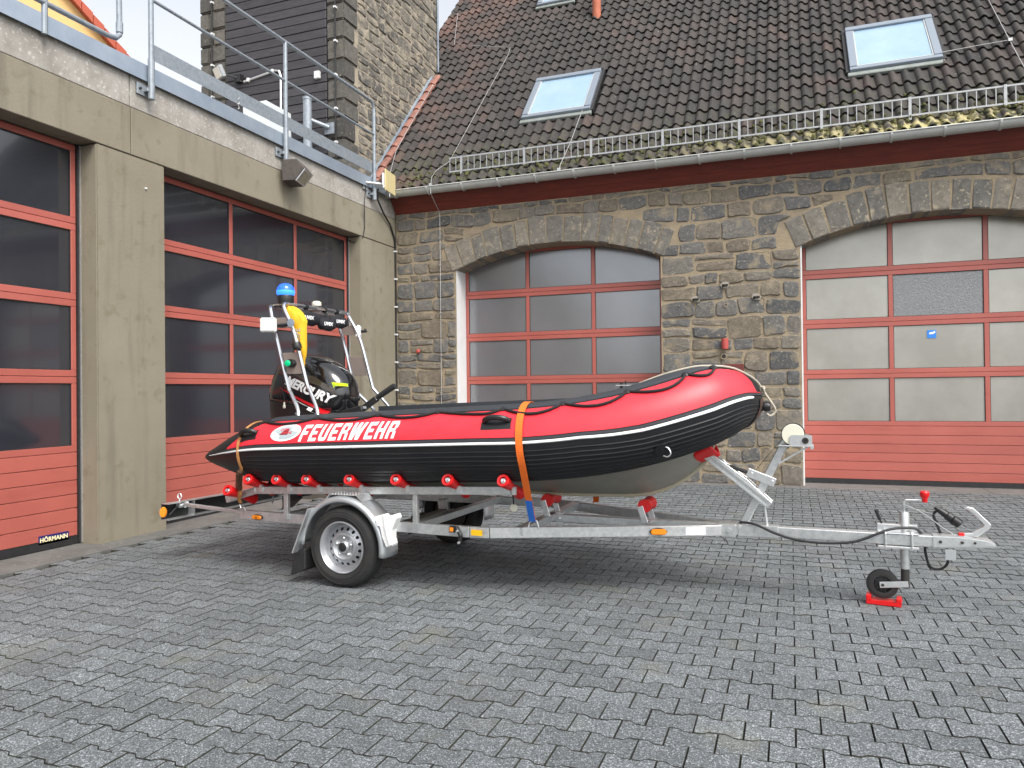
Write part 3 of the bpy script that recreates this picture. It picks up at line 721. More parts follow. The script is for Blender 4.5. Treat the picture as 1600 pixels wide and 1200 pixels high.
# roof windows
for i, (a, b, c, d) in enumerate(WIN):
    fr = MB(); q = lambda x, s, n: rp(x, s, n)
    def rbox(mb, x0, x1, s0, s1, n0, n1):
        return mb.add([q(x0, s0, n0), q(x1, s0, n0), q(x1, s1, n0), q(x0, s1, n0), q(x0, s0, n1), q(x1, s0, n1), q(x1, s1, n1), q(x0, s1, n1)], [(0, 3, 2, 1), (4, 5, 6, 7), (0, 1, 5, 4), (1, 2, 6, 5), (2, 3, 7, 6), (3, 0, 4, 7)])
    w = .105
    rbox(fr, a, b, c, c+.075, -.05, .10); rbox(fr, a, b, d-w, d, -.05, .125); rbox(fr, a, a+w, c+.077, d-w-.002, -.05, .112); rbox(fr, b-w, b, c+.077, d-w-.002, -.05, .112)
    rw = sbp(fr, 'roof_window', M_frame, bevel=.006)
    rbox(MB(), a+w-.002, b-w+.002, c+.073, d-w+.002, .05, .088).build('pane', M_glass, rw)
    sa = MB(); t = .016
    rbox(sa, a+w, b-w, c+.077, c+.077+t, .088, .10); rbox(sa, a+w, a+w+t, c+.095, d-w, .088, .10); rbox(sa, b-w-t, b-w, c+.095, d-w, .088, .10)
    sa.build('sash', M_gutter, rw)
    rbox(MB(), a-.03, b+.03, c-.10, c-.002, .0, .055).build('lead_apron', M_apron_lead, rw, bevel=.01)
    sk = MB(); rbox(sk, a-.05, a-.004, c, d+.03, -.04, .06); rbox(sk, b+.004, b+.05, c, d+.03, -.04, .06); rbox(sk, a-.05, b+.05, d+.031, d+.07, -.04, .06)
    sk.build('flashing', M_rubber, rw)
vp = MB().lathe([(.085, -.3), (.085, .5), (.10, .5), (.10, .54), (.085, .54), (.085, 1.3)], 18, Matrix.Translation(rp(-3.58, 5.66, 0)))
sbp(vp, 'vent_pipe', M_terra, smooth=True)
# small fittings on the wall
for (x, z) in ((-.874, 2.95), (-1.295, 2.765), (-.444, 2.755)):
    fb = MB().box(x-.045, x+.045, YS-.07, YS+.01, z-.008, z+.008); fb.box(x-.045, x-.02, YS-.02, YS+.01, z-.03, z-.01)
    sbp(fb, 'iron_bracket', M_drk, bevel=.003)
    sbp(MB().prism(ellipse(x, z, .065, .05, 12), 0, .022, lambda u, v, d: (u+.006*sin(40*v), YM-d, v)), 'mortar_patch', mat('patch_mortar', (.36, .33, .28), .95, c2=(.26, .24, .2), scale=12, bump=.8, bscale=50))
for (x, z, r) in ((-.869, 2.655, .022), (-.906, 1.912, .03)):
    sbp(MB().lathe([(r, -.004), (r, .028), (r*1.5, .028), (r*1.5, -.004)], 14, Matrix.Translation((x, YS-.02, z)) @ Matrix.Rotation(-pi/2, 4, 'X'), close=True), 'drain_hole', M_mortar)
    sbp(MB().lathe([(r, 0), (r, .004)], 14, Matrix.Translation((x, YS-.014, z)) @ Matrix.Rotation(-pi/2, 4, 'X')), 'drain_bore', M_drk)
sbp(MB().lathe([(.045, 0), (.05, .06), (.05, .15), (.03, .15), (.03, .02)], 16, Matrix.Translation((-.886, YS-.05, 2.02))), 'pipe_stub', M_redpipe, smooth=True)
sbp(MB().box(-.98, -.63, YS-.035, YS+.01, 1.62, 1.80), 'old_beam_end', mat('oxide_red', (.16, .035, .028), .8, c2=(.12, .03, .025), scale=8), bevel=.006)
sbp(MB().lathe([(.03, 0), (.035, .04), (.02, .06)], 12, Matrix.Translation((-5.865, YS-.005, 2.128)) @ Matrix.Rotation(pi/2, 4, 'X')), 'red_cap', M_redpipe, smooth=True)

# ================================================================== ROOF SNOW GUARD, CONDUCTOR
sg = tag(empty('snow_guard', (-5.2, 11.15, 5.03)), 'galvanised ladder-like snow guard fence running along the tiled eaves', 'snow guard')
SGI = Matrix.Translation((-5.2, 11.15, 5.03)).inverted()
for z in (5.042, 5.268):
    o = MB().box(-5.2, XR, 11.143, 11.157, z-.011, z+.011).build('rail', M_guard, sg); o.matrix_parent_inverse = SGI
bmsh = MB().box(-.0055, .0055, -.004, .004, 0, .216).mesh('bar'); bmsh.materials.append(M_guard)
brm = MB().box(-.018, .018, -.018, -.011, -.05, .255).box(-.018, .018, -.011, .22, .0, .012).beam((0, -.01, .24), (0, .16, .02), .02, .01).mesh('bracket'); brm.materials.append(M_guard)
x = -5.19; k = 0
while x < XR:
    obj('bar', bmsh, sg, Matrix.Translation((x+5.2, 0, .012))); k += 1; x += .1085
x = -4.98
while x < XR:
    obj('bracket', brm, sg, Matrix.Translation((x+5.2, 0, 0))); x += 1.085
lc = tag(empty('lightning_conductor', (0, 11, 4.8)), 'thin bare lightning conductor wire zigzagging over the roof tiles', 'wire')
LCI = Matrix.Translation((0, 11, 4.8)).inverted()
for pts in ([rp(-7.1, 7.2, .07), rp(-6.66, 5.45, .07), rp(-6.62, 5.40, .08), rp(-5.30, 4.80, .08), rp(-5.20, 4.72, .08), rp(-5.18, 4.45, .07), rp(-5.29, .95, .07), rp(-5.27, .58, .10), rp(-5.45, .35, .09), rp(-5.46, .15, .10), Vector((-5.43, 10.925, 4.80)), Vector((-5.43, 10.92, 4.66)), Vector((-5.436, 11.262, 4.42)), Vector((-5.44, 11.262, .3))],
            [rp(-3.19, 1.80, .08), rp(-3.22, .75, .07), rp(-3.26, .1, .08), Vector((-3.26, 10.92, 4.80))],
            [rp(2.80, 7, .07), rp(2.89, 3.5, .07), rp(2.94, 1.94, .07), rp(2.99, .6, .07)], [rp(2.94, 1.95, .08), rp(2.5, 1.92, .08), rp(2.08, 1.86, .09)],
            [rp(-6.55, 3.6, .1), rp(-6.50, 1.2, .1), rp(-6.3, .2, .09)]):
    o = MB().tube(pts, .0055, 6).build('wire', M_wire, lc); o.matrix_parent_inverse = LCI
for p in (Vector((-5.43, 10.925, 4.80)), Vector((-3.26, 10.925, 4.80)), rp(2.94, 1.94, .08)):
    o = MB().box(-.025, .025, -.02, .02, -.015, .025, Matrix.Translation(p)).build('clamp', M_wire, lc); o.matrix_parent_inverse = LCI
for z in (4.0, 3.55, 2.75, 2.05, 1.4):
    o = MB().box(-5.452, -5.424, 11.25, 11.30, z-.008, z+.008).build('clip', M_wire, lc); o.matrix_parent_inverse = LCI

# ================================================================== TOWER
YT, XT = 10.462, -6.75
tw = tag(empty('stone_tower', (XT, YT, 4.6)), 'rubble stone tower with dark plank cladding behind the garage roof', 'tower')
TWI = Matrix.Translation((XT, YT, 4.6)).inverted()
def twp(mb, name, m, parent=None, **k):
    o = mb.build(name, m, parent or tw, **k)
    if not parent: o.matrix_parent_inverse = TWI
    return o
core = twp(MB().box(-9.63, XT, YT, 13.95, 3.0, 14.5), 'wall', M_tmortar)
pol = rubble(YT+.42, 13.93, 4.7, 11.6, 71, .12, .25, .16, .40, amp=.045)
place_stones(pol, lambda u, v, d: (XT+d, u, v), M_tstone, core, 72)
qr = random.Random(4); z = 4.7; qi = 0
while z < 11.5:
    h = qr.uniform(.27, .36); a = .30; b = qr.choice((.30, .40))
    for (x0, x1) in ((XT-.30, XT+.03), (-9.66, -9.10)):
        xx = [(x0, x1)] if x1-x0 < .4 else ([(x0, x0+.27), (x0+.285, x1)] if qi % 2 else [(x0, x0+.20), (x0+.215, x1)])
        for (p, q) in xx:
            m_ = MB().box(p, q, YT-.03-qr.uniform(0, .02), YT+(b if x1 > XT else .2), z, z+h-.014)
            twp(m_, 'quoin', M_quoin, core, bevel=.022, seg=2)
    z += h; qi += 1
cl = twp(MB().box(-9.12, -7.03, YT-.012, YT-.002, 4.6, 14), 'cladding', M_rubber)
plm = MB().box(-9.10, -7.055, -.03, 0, 0, .138).mesh('plank', bevel=.006); plm.materials.append(M_clad)
for k in range(49): obj('plank', plm, cl, Matrix.Translation((0, YT-.012-.004*(k % 2), 4.62+k*.148)))
for (x, dy) in ((-9.36, .0), (-6.86, .0)):
    twp(MB().tube([(x, YT-.075, 4.7), (x, YT-.075, 12)], .014, 8), 'conduit', M_cable)
    for k in range(12): twp(MB().box(x-.02, x+.02, YT-.095, YT-.03, 4.95+k*.55, 4.98+k*.55), 'conduit_clip', M_white)
twp(MB().tube([(XT+.04, 13.9, 4.8), (XT+.04, 13.9, 12)], .02, 8), 'edge_wire', M_lead)
twp(MB().box(-7.26, -7.16, YT-.10, YT-.045, 6.60, 6.72), 'junction_box', M_white, bevel=.006)

# things on the flat roof and railing
fl = tag(empty('tower_floodlight', (-9.0, YT-.05, 6.9)), 'small grey floodlight on an arm at the dark tower cladding', 'floodlight')
FM = Matrix.Translation((-9.0, YT-.05, 6.9)); 
hd = Matrix.Translation((-.05, -.2, .02)) @ Matrix.Rotation(radians(-25), 4, 'Z') @ Matrix.Rotation(radians(25), 4, 'X')
MB().box(-.12, .12, -.04, .04, -.10, .10, hd).build('housing', M_grey, fl, bevel=.012)
MB().box(-.10, .10, -.046, -.041, -.08, .08, hd).build('lens', M_led, fl)
MB().beam((.03, -.16, 0), (.22, -.06, -.06), .03, .03).box(.16, .28, -.08, .02, -.13, .0).build('arm', M_blackp, fl)
cd = tag(empty('conduit_pipe', (-8.5, YT-.06, 6.7)), 'pale conduit pipe from the tower floodlight down to the cabinet', 'pipe')
MB().tube([(-.2, 0, .08), (.45, 0, .17), (.53, 0, .15), (.56, 0, .05), (.56, 0, -1.3)], .02, 8).build('pipe', M_galv2, cd)
for x, z in ((-.1, .095), (.4, .165)): MB().box(x-.02, x+.02, -.03, .04, z-.03, z+.03).build('clip', M_white, cd)
cb = tag(empty('electrical_cabinet', (-7.5, 9.75, 4.66)), 'white electrical cabinet on the flat roof behind the railing', 'cabinet')
MB().box(-.45, 0, -.28, .34, 0, 1.30).build('housing', mat('cabinet_paint', (.62, .66, .67), .45), cb, bevel=.012)
MB().box(.001, .012, -.25, .31, .06, 1.25).build('door', mat('cabinet_paint', (.62, .66, .67), .45), cb, bevel=.004)
MB().box(.013, .03, .22, .25, .45, .55).build('lock', M_drk, cb)
vs_ = tag(empty('steel_flue', (-7.2, 10.1, 4.62)), 'galvanised steel flue pipe with side arm in front of the tower', 'pipe')
MB().lathe([(.07, 0), (.07, 1.52), (.078, 1.52), (.078, 1.56), (.07, 1.56)], 16).build('pipe', M_rail, vs_, smooth=True)
MB().tube([(.0, .0, 1.22), (.25, .22, 1.12)], .035, 10).box(.16, .34, .23, .245, 1.02, 1.2).build('side_arm', M_rail, vs_)

RX = -6.215
rl = tag(empty('roof_railing', (RX, 8, 4.6)), 'long galvanised guard railing on the parapet above the second door', 'railing')
RLI = Matrix.Translation((RX, 8, 4.6)).inverted()
def rlp(mb, name, m=M_rail, parent=rl, inv=RLI, **k):
    o = mb.build(name, m, parent, **k); o.matrix_parent_inverse = inv; return o
for y, zt in ((6.012, 6.10), (8.24, 6.10), (10.49, 5.99)):
    rlp(MB().tube([(RX, y, 4.55), (RX, y, zt)], .027, 10), 'post', smooth=True)
    rlp(MB().tube([(RX, y, 4.53), (RX, y, 4.95)], .034, 10), 'sleeve', smooth=True)
    rlp(MB().box(XL-.01, XL+.012, y-.13, y+.06, 4.56, 4.68).box(XL+.012, RX, y-.05, y+.03, 4.60, 4.64), 'base_plate', bevel=.003)
    rlp(MB().tube([(XL+.012, y-.095, 4.62), (XL+.03, y-.095, 4.62)], .014, 6), 'bolt', M_drk)
rlp(MB().tube([(RX, 6.012, 6.10), (RX, 10.36, 6.10), (RX, 10.44, 6.08), (RX, 10.48, 6.03), (RX, 10.49, 5.95)], .024, 10), 'top_rail', smooth=True)
rlp(MB().tube([(RX, 6.012, 5.58), (RX, 10.49, 5.58)], .018, 10), 'middle_rail', smooth=True)
rlp(MB().box(RX-.032, RX-.027, 6.012, 10.49, 4.965, 5.135), 'toe_board')
ch = [(RX-.02, 7.36+.012*sin(i*2.1), 5.06-.02*i) for i in range(9)]
rlp(MB().tube(ch, .006, 5), 'chain', M_galv2)
r2 = tag(empty('end_railing', (RX-.03, 5, 4.6)), 'short railing end with a bent pipe loop above the first door', 'railing')
R2I = Matrix.Translation((RX-.03, 5, 4.6)).inverted()
rlp(MB().tube([(RX-.03, 4.84, 4.7), (RX-.03, 4.84, 6.1)], .027, 10), 'post', M_rail, r2, R2I, smooth=True)
rlp(MB().tube([(RX-.03, 2.5, 4.985), (RX-.03, 5.50, 4.985), (RX-.03, 5.60, 5.0), (RX-.03, 5.645, 5.05), (RX-.03, 5.645, 5.15), (RX-.03, 5.63, 6.1)], .027, 10), 'bent_rail', M_rail, r2, R2I, smooth=True)
rlp(MB().lathe([(.034, -.05), (.034, .05)], 10, Matrix.Translation((RX-.03, 5.645, 5.12))), 'sleeve', M_rail, r2, R2I, smooth=True)

fb = tag(empty('wall_floodlight', (XL, 8.42, 4.35), radians(16)), 'wedge shaped brown floodlight under the railing post', 'floodlight')
hm = mat('ribbed_brown_housing', (.10, .085, .075), .55, .2, c2=(.07, .06, .055), scale=20)
MB().prism([(0, .16), (.20, .16), (.30, .04), (.17, -.12), (0, -.12)], -.30, .03, lambda u, v, d: (u, d, v)).build('housing', hm, fb, bevel=.006)
A, B = Vector((.30, 0, .04)), Vector((.17, 0, -.12))
nrm = Vector((.16, 0, -.13)).normalized()
def face(a0, a1, y0, y1, off): return [A.lerp(B, a0)+nrm*off+Vector((0, y0, 0)), A.lerp(B, a0)+nrm*off+Vector((0, y1, 0)), A.lerp(B, a1)+nrm*off+Vector((0, y1, 0)), A.lerp(B, a1)+nrm*off+Vector((0, y0, 0))]
MB().add(face(.02, .98, -.29, .02, .003)+face(.02, .98, -.29, .02, .014), [(0, 1, 2, 3), (4, 5, 6, 7), (0, 1, 5, 4), (1, 2, 6, 5), (2, 3, 7, 6), (3, 0, 4, 7)]).build('bezel', M_galv2, fb)
MB().add(face(.14, .86, -.255, -.015, .016), [(0, 1, 2, 3)]).build('lens', mat('lamp_glass', (.34, .32, .24), .15, spec=.8), fb)
an = tag(empty('panel_antenna', (-6.12, 10.6, 4.75)), 'flat cream panel antenna on a pipe bracket at the railing end', 'antenna')
pa = Matrix.Translation((.06, .12, .10)) @ Matrix.Rotation(radians(8), 4, 'Z')
MB().box(-.012, .012, -.21, .21, -.17, .17, pa).build('panel', M_ply, an, bevel=.004)
MB().box(-.035, -.012, -.235, -.21, -.14, .10, pa).box(-.045, -.012, -.24, -.12, -.10, .10, pa).build('backing', M_white, an, bevel=.004)
MB().tube([(-.14, -.30, .02), (.04, -.05, .03)], .022, 10).box(-.165, -.152, -.36, -.2, -.09, .13).build('bracket', M_galv2, an)
MB().tube([(.06, .10, -.07), (.06, .10, -.14)], .006, 6).build('connector', M_galv2, an)
ca = tag(empty('wall_cable', (XL, 10.6, 4.6)), 'black cable looping from the antenna down the wall corner', 'cable')
CAI = Matrix.Translation((XL, 10.6, 4.6)).inverted()
for pts, r in (([(-6.17, 10.52, 4.72), (-6.2, 10.56, 4.55), (-6.24, 10.80, 4.40), (-6.255, 11.05, 4.25), (-6.262, 11.21, 4.05), (-6.262, 11.235, 3.8), (-6.262, 11.24, .3)], .014), ([(-6.2, 10.2, 4.7), (-6.24, 10.22, 4.4), (-6.262, 10.26, 4.05), (-6.27, 10.22, 3.88), (-6.40, 10.162, 3.80), (-6.50, 10.165, 3.85)], .007)):
    cu = []
    for i in range(len(pts)-1):
        for t in (0, .5): cu.append(Vector(pts[i]).lerp(Vector(pts[i+1]), t))
    cu.append(Vector(pts[-1])); o = MB().tube(cu, r, 8).build('cable', M_cable, ca, smooth=True); o.matrix_parent_inverse = CAI
for k in range(7):
    o = MB().box(-6.284, -6.24, 11.215, 11.265, 3.82-k*.47, 3.845-k*.47).build('clip', M_white, ca); o.matrix_parent_inverse = CAI

# far house
yh = tag(empty('yellow_house', (-21.7, 16, 0)), 'yellow rendered house gable with red verge tiles at top left', 'house')
YHI = Matrix.Translation((-21.7, 16, 0)).inverted()
hn = Vector((.83, -.558, 0)); hu = Vector((.558, .83, 0)); hA = Vector((-17.0, 14.03, 0))
def hp(u, v, d): q = hA+hu*u-hn*d; return (q.x, q.y, v)
ridge = (-2.2, 13.86); er = (3.0, 8.40); el = (-7.4, 8.40)
o = MB().prism([(el[0]+.3, 0), (er[0]-.3, 0), (er[0]-.3, er[1]+.25), (ridge[0], ridge[1]-.06), (el[0]+.3, el[1]+.25)], .2, 8, hp).build('wall', M_yhouse, yh); o.matrix_parent_inverse = YHI
o = MB().prism([(er[0], er[1]), (ridge[0], ridge[1]-.05), (el[0], el[1]), (el[0], el[1]+.15), (ridge[0], ridge[1]+.15), (er[0], er[1]+.15)], .12, 8.2, hp).build('roof', M_rtile, yh); o.matrix_parent_inverse = YHI
L_ = hypot(er[0]-ridge[0], er[1]-ridge[1]); n_v = int(L_/.36)
for k in range(n_v):
    f0, f1 = k/n_v, (k+.97)/n_v
    q = lambda f, dv: (ridge[0]+(er[0]-ridge[0])*f, ridge[1]+(er[1]-ridge[1])*f+dv)
    o = MB().prism([q(f0, -.08), q(f1, -.08), q(f1, .20), q(f0, .17)], -.02, .19, hp).build('verge_tile', M_rtile, yh, bevel=.01); o.matrix_parent_inverse = YHI

# ================================================================== TRAILER AND BOAT (shared axis)
O = Vector((-3.09, 5.70, 0)); PHI = radians(-3.0)
def top(name, label, cat, group=None): return tag(empty(name, O, PHI), label, cat, group)

tr = top('boat_trailer', 'galvanised single axle boat trailer carrying the inflatable boat', 'trailer')
def T(mb, name, m=M_galv, parent=None, **k): return mb.build(name, m, parent or tr, **k)
for sgn_ in (-1, 1):
    b = MB(); pts = [(-1.16, .70*sgn_), (.98, .745*sgn_), (1.12, .72*sgn_), (2.62, .075*sgn_)]
    w = .022
    for i in range(len(pts)-1):
        (x0, y0), (x1, y1) = pts[i], pts[i+1]
        b.beam((x0, y0, .4475), (x1+(.0 if i < 2 else 0), y1, .4475), .05, .075)
    T(b, 'side_rail', M_galv, bevel=.004)
    T(MB().beam((-1.80, .70*sgn_, .497), (-1.10, .70*sgn_, .462), .03, .03), 'light_arm', M_galv, bevel=.003)
T(MB().box(2.50, 3.98, -.04, .04, .414, .486), 'drawbar', M_galv, bevel=.005)
T(MB().box(2.60, 2.72, -.085, .085, .405, .492), 'joint_plate', M_galv, bevel=.003)
T(MB().box(2.735, 3.0, -.046, .046, .409, .49), 'drawbar_sleeve', M_galv, bevel=.003)
T(MB().tube([(2.68, -.087, .455), (2.68, -.10, .455)], .016, 6).tube([(2.745, -.047, .475), (2.745, -.06, .475)], .010, 6), 'bolt', M_galv2)
T(MB().box(1.30, 2.55, -.03, .03, .425, .485), 'centre_beam', M_galv, bevel=.004)
T(MB().box(1.36, 1.42, -.025, .025, .40, .50).tube([(1.39, -.026, .455), (1.39, -.036, .455)], .015, 6), 'centre_clamp', M_galv2, bevel=.003)
T(MB().box(1.28, 1.35, -.66, .66, .43, .485), 'cross_beam', M_galv, bevel=.004)
T(MB().box(-.72, -.65, -.69, .69, .43, .485), 'cross_beam', M_galv, bevel=.004)
T(MB().box(.50, .56, -.72, .72, .43, .485), 'cross_beam', M_galv, bevel=.004)
T(MB().box(-.045, .045, -.80, .80, .27, .35), 'axle', mat('axle_grey', (.30, .29, .25), .55, .4), bevel=.01)
for sgn_ in (-1, 1):
    T(MB().beam((0, .68*sgn_, .30), (-.02, .68*sgn_, .44), .05, .10, (1, 0, 0)), 'spring_hanger', M_galv, bevel=.004)
    # cradle rail with rollers
    b = MB().beam((-.955, .75*sgn_, .664), (1.307, .75*sgn_, .757), .045, .060).beam((-1.27, .75*sgn_, .572), (-.953, .75*sgn_, .664), .045, .056)
    T(b, 'cradle_rail', M_galv, bevel=.004)
    for x in (-.66, .53):
        T(MB().box(x-.02, x+.02, .74*sgn_-.018, .74*sgn_+.018, .44, .63+.042*(x+1.10)), 'cradle_post', M_galv, bevel=.003)
    T(MB().tube([(.02, .75*sgn_, .66), (.10, .75*sgn_, .655), (.16, .75*sgn_, .62), (.18, .75*sgn_, .56), (.18, .75*sgn_, .46)], .018, 8), 'cradle_brace', M_galv, smooth=True)
# rollers: two cones back to back on a spindle
rprof = [(.012, -.165), (.037, -.165), (.044, -.158), (.046, -.15), (.028, -.005), (.028, .005), (.045, .15), (.040, .16), (.012, .16)]
rprof = [(.024, -.135), (.026, -.163), (.040, -.166), (.045, -.160), (.045, -.145), (.027, -.004), (.027, .004), (.045, .145), (.045, .160), (.02, .163)]
rmesh = MB().lathe(rprof, 20).mesh('roller', smooth=True, angle=40); rmesh.materials.append(M_roller)
smesh = MB().lathe([(.011, -.17), (.011, .17)], 10).lathe([(.019, -.152), (.019, -.145)], 6).mesh('spindle'); smesh.materials.append(M_galv2)
def roller(x, y, z, tilt, flip=1):
    M = Matrix.Translation((x, y, z)) @ Matrix.Rotation(-pi/2*1 + tilt, 4, 'X')
    o = obj('roller', rmesh, tr, M); obj('spindle', smesh, o, Matrix.Identity(4))
for x, zo in ((-.92, .770), (-.637, .781), (-.347, .792), (.047, .806), (.452, .820), (.876, .832), (1.302, .842)):
    roller(x, -.745, zo-.063, radians(-23)); roller(x, .745, zo-.063, radians(23))
    T(MB().box(x+.02, x+.05, -.79, -.772, zo-.11, zo-.055), 'roller_bracket', M_galv2)
roller(-1.13, -.745, .618, radians(-20)); roller(-1.13, .745, .618, radians(20))
for (x, z) in ((2.08, .592), (1.32, .60)):
    M = Matrix.Translation((x, 0, z)) @ Matrix.Rotation(pi/2, 4, 'X')
    T(MB().lathe([(.02, -.105), (.048, -.105), (.052, -.09), (.034, -.03), (.034, .03), (.052, .09), (.048, .105), (.02, .105)], 18, M), 'keel_roller', M_roller, smooth=True, angle=40)
    T(MB().beam((x-.03, -.115, z), (x+.01, -.115, .47), .008, .045, (1, 0, 0)).beam((x-.03, .115, z), (x+.01, .115, .47), .008, .045, (1, 0, 0)).box(x-.03, x+.05, -.12, .12, .468, .476), 'roller_fork', M_galv2, bevel=.002)
# wheels
def wheel(parent, y, s):
    M = Matrix.Translation((0, y, .30)) @ Matrix.Rotation(pi/2*s, 4, 'X')
    # local z points outwards; the tyre is centred on z = 0
    w = empty('wheel') if False else None
    ty = MB().lathe([(.188, .070), (.205, .082), (.24, .090), (.268, .084), (.285, .070), (.296, .048), (.300, .02), (.300, -.02), (.296, -.048), (.285, -.070), (.268, -.084), (.24, -.090), (.205, -.082), (.188, -.070), (.183, 0)], 56, M, close=True)
    wh = ty.build('wheel', M_tyre, parent, smooth=True, angle=50)
    gr_ = MB()
    for q in (-.035, -.012, .012, .035): gr_.lathe([(.3003, q-.003), (.3012, q-.003), (.3012, q+.003), (.3003, q+.003)], 56, M, close=True)
    gr_.build('tread_groove', M_rubber, wh)
    for rr_ in (.225, .262): MB().lathe([(rr_, .0895 if rr_ < .25 else .0855), (rr_+.003, .0925 if rr_ < .25 else .088), (rr_+.006, .0895 if rr_ < .25 else .084)], 56, M, cap=False).build('sidewall_ring', M_tyre, wh)
    rim = MB().lathe([(.195, .074), (.193, .082), (.186, .084), (.181, .078), (.178, .060), (.170, .052), (.166, .030), (.158, .018), (.150, .016)], 48, M, cap=False)
    # disc with holes
    nh = 16; ri, ro = .112, .150; zi, zo = .040, .016
    for k in range(nh):
        a0 = 2*pi*k/nh; a1 = 2*pi*(k+1)/nh; am = (a0+a1)/2; rm = (ri+ro)/2
        P = lambda r, a: M @ Vector((r*cos(a), r*sin(a), zi+(zo-zi)*(r-ri)/(ro-ri)))
        outer = [P(ri, a0), P(ri, am), P(ri, a1), P(rm, a1), P(ro, a1), P(ro, am), P(ro, a0), P(rm, a0)]
        hr = .0125
        hole = []
        for j in range(8):
            q = [(-1, -1), (-1, 0), (-1, 1), (0, 1), (1, 1), (1, 0), (1, -1), (0, -1)][j]
            L_ = hypot(*q); hole.append(P(rm+hr*q[0]/L_, am+hr*q[1]/L_/rm))
        rim.add(outer+hole, [(j, (j+1) % 8, 8+(j+1) % 8, 8+j) for j in range(8)])
    rim.lathe([(.112, .040), (.104, .052), (.092, .054), (.082, .046), (.070, .036), (.060, .034), (.046, .036)], 40, M, cap=False)
    r_ = rim.build('rim', M_rim, wh, smooth=True, angle=40)
    MB().lathe([(.165, -.07), (.165, -.02), (.0, -.02)], 24, M).build('brake_drum', M_drk, wh)
    MB().lathe([(.046, .030), (.046, .050), (.036, .060), (.034, .062)], 24, M).build('hub', M_rim, wh, smooth=True)
    MB().lathe([(.034, .055), (.034, .066), (.028, .069), (.0, .069)], 20, M).build('hub_cap', M_blackp, wh, smooth=True)
    for k in range(5):
        a = 2*pi*k/5+.3
        MB().lathe([(.0105, .03), (.0105, .050), (.006, .054)], 6, M @ Matrix.Translation((.066*cos(a), .066*sin(a), 0))).build('wheel_bolt', M_galv2, wh)
    return wh
wheel(tr, -.85, 1); wheel(tr, .85, -1)
# mudguards
for s in (-1, 1):
    mg = MB(); N_ = 30; R1 = .365
    sec = [(.10, -.035), (.108, -.02), (.106, 0), (.085, .012), (0, .018), (-.085, .012), (-.10, 0)]
    rows = []
    for i in range(N_+1):
        a = radians(-8+(188)*i/N_)
        c, s_ = cos(a), sin(a)
        rows.append([( (R1+h)*c+.012, s*(.85+o), .30+(R1+h)*s_+.005) for o, h in sec])
    flat = [p for r in rows for p in r]; m_ = len(sec)
    mg.add(flat, [(i*m_+j, i*m_+j+1, (i+1)*m_+j+1, (i+1)*m_+j) for i in range(N_) for j in range(m_-1)])
    o = T(mg, 'mudguard', M_fender, smooth=True, angle=60)
    sm = o.modifiers.new('thickness', 'SOLIDIFY'); sm.thickness = .004
    step = MB().prism([(-.16, .655), (-.12, .695), (.12, .695), (.17, .65), (.165, .645), (.118, .688), (-.118, .688), (-.155, .65)], s*.78, s*.93, lambda u, v, d: (u+.02, d, v))
    T(step, 'step_plate', M_galv2)
    tread = MB()
    for k in range(9):
        for j in range(4): tread.beam((-.09+k*.026, s*(.795+j*.036), .697), (-.078+k*.026, s*(.812+j*.036), .697), .006, .005)
    T(tread, 'chequer_tread', M_galv2)
    T(MB().beam((-.245, s*.95, .585), (-.395, s*.95, .245), .10, .012, (1, 0, 0)), 'mudguard_stay', M_fender)
    T(MB().prism([(-.425, .25), (-.325, .27), (-.325, .115), (-.355, .095), (-.465, .055)], s*.77, s*.94, lambda u, v, d: (u, d, v)), 'mud_flap', M_rubber, bevel=.006)
# winch stand
T(MB().beam((2.765, 0, .485), (3.06, 0, 1.085), .055, .055, (1, 0, 0)), 'winch_post', M_galv, bevel=.005)
T(MB().prism([(2.935, .615), (2.965, .655), (2.80, .81), (2.56, .985), (2.49, 1.02), (2.47, .97), (2.53, .93), (2.75, .765)], -.055, -.030, lambda u, v, d: (u, d, v)), 'bow_arm', M_galv, bevel=.003)
T(MB().prism([(2.935, .615), (2.965, .655), (2.80, .81), (2.56, .985), (2.49, 1.02), (2.47, .97), (2.53, .93), (2.75, .765)], .030, .055, lambda u, v, d: (u, d, v)), 'bow_arm', M_galv, bevel=.003)
T(MB().beam((2.95, -.059, .66), (2.56, -.059, .965), .006, .012).beam((2.925, -.059, .63), (2.54, -.059, .935), .006, .012), 'arm_flange', M_galv2)
T(MB().beam((2.80, -.032, .86), (2.985, -.032, .79), .008, .06).tube([(2.83, -.04, .85), (2.83, .04, .85)], .012, 8).tube([(2.965, -.04, .80), (2.965, .04, .80)], .012, 8), 'post_clamp', M_galv2, bevel=.003)
T(MB().tube([(2.905, -.0, .66), (2.925, 0, .49)], .010, 8), 'post_stay', M_galv2)
bs = MB()
for s in (-1, 1):
    bs.add([(2.43, .02*s, .93), (2.43, .12*s, 1.0), (2.55, .13*s, 1.07), (2.60, .02*s, .995), (2.45, .02*s, .90), (2.45, .13*s, .97), (2.57, .14*s, 1.035), (2.62, .02*s, .965)], [(0, 1, 2, 3), (4, 7, 6, 5), (0, 4, 5, 1), (1, 5, 6, 2), (2, 6, 7, 3), (3, 7, 4, 0)])
T(bs, 'bow_stop', M_roller, bevel=.008)
T(MB().box(3.01, 3.235, -.075, .075, 1.048, 1.056).box(3.215, 3.235, -.075, .075, 1.03, 1.048), 'winch_platform', M_galv2, bevel=.002)
T(MB().beam((3.20, -.03, 1.045), (3.01, -.03, .925), .012, .012), 'platform_stay', M_galv2)
wm = Matrix.Translation((3.105, 0, 1.128)) @ Matrix.Rotation(pi/2, 4, 'X')
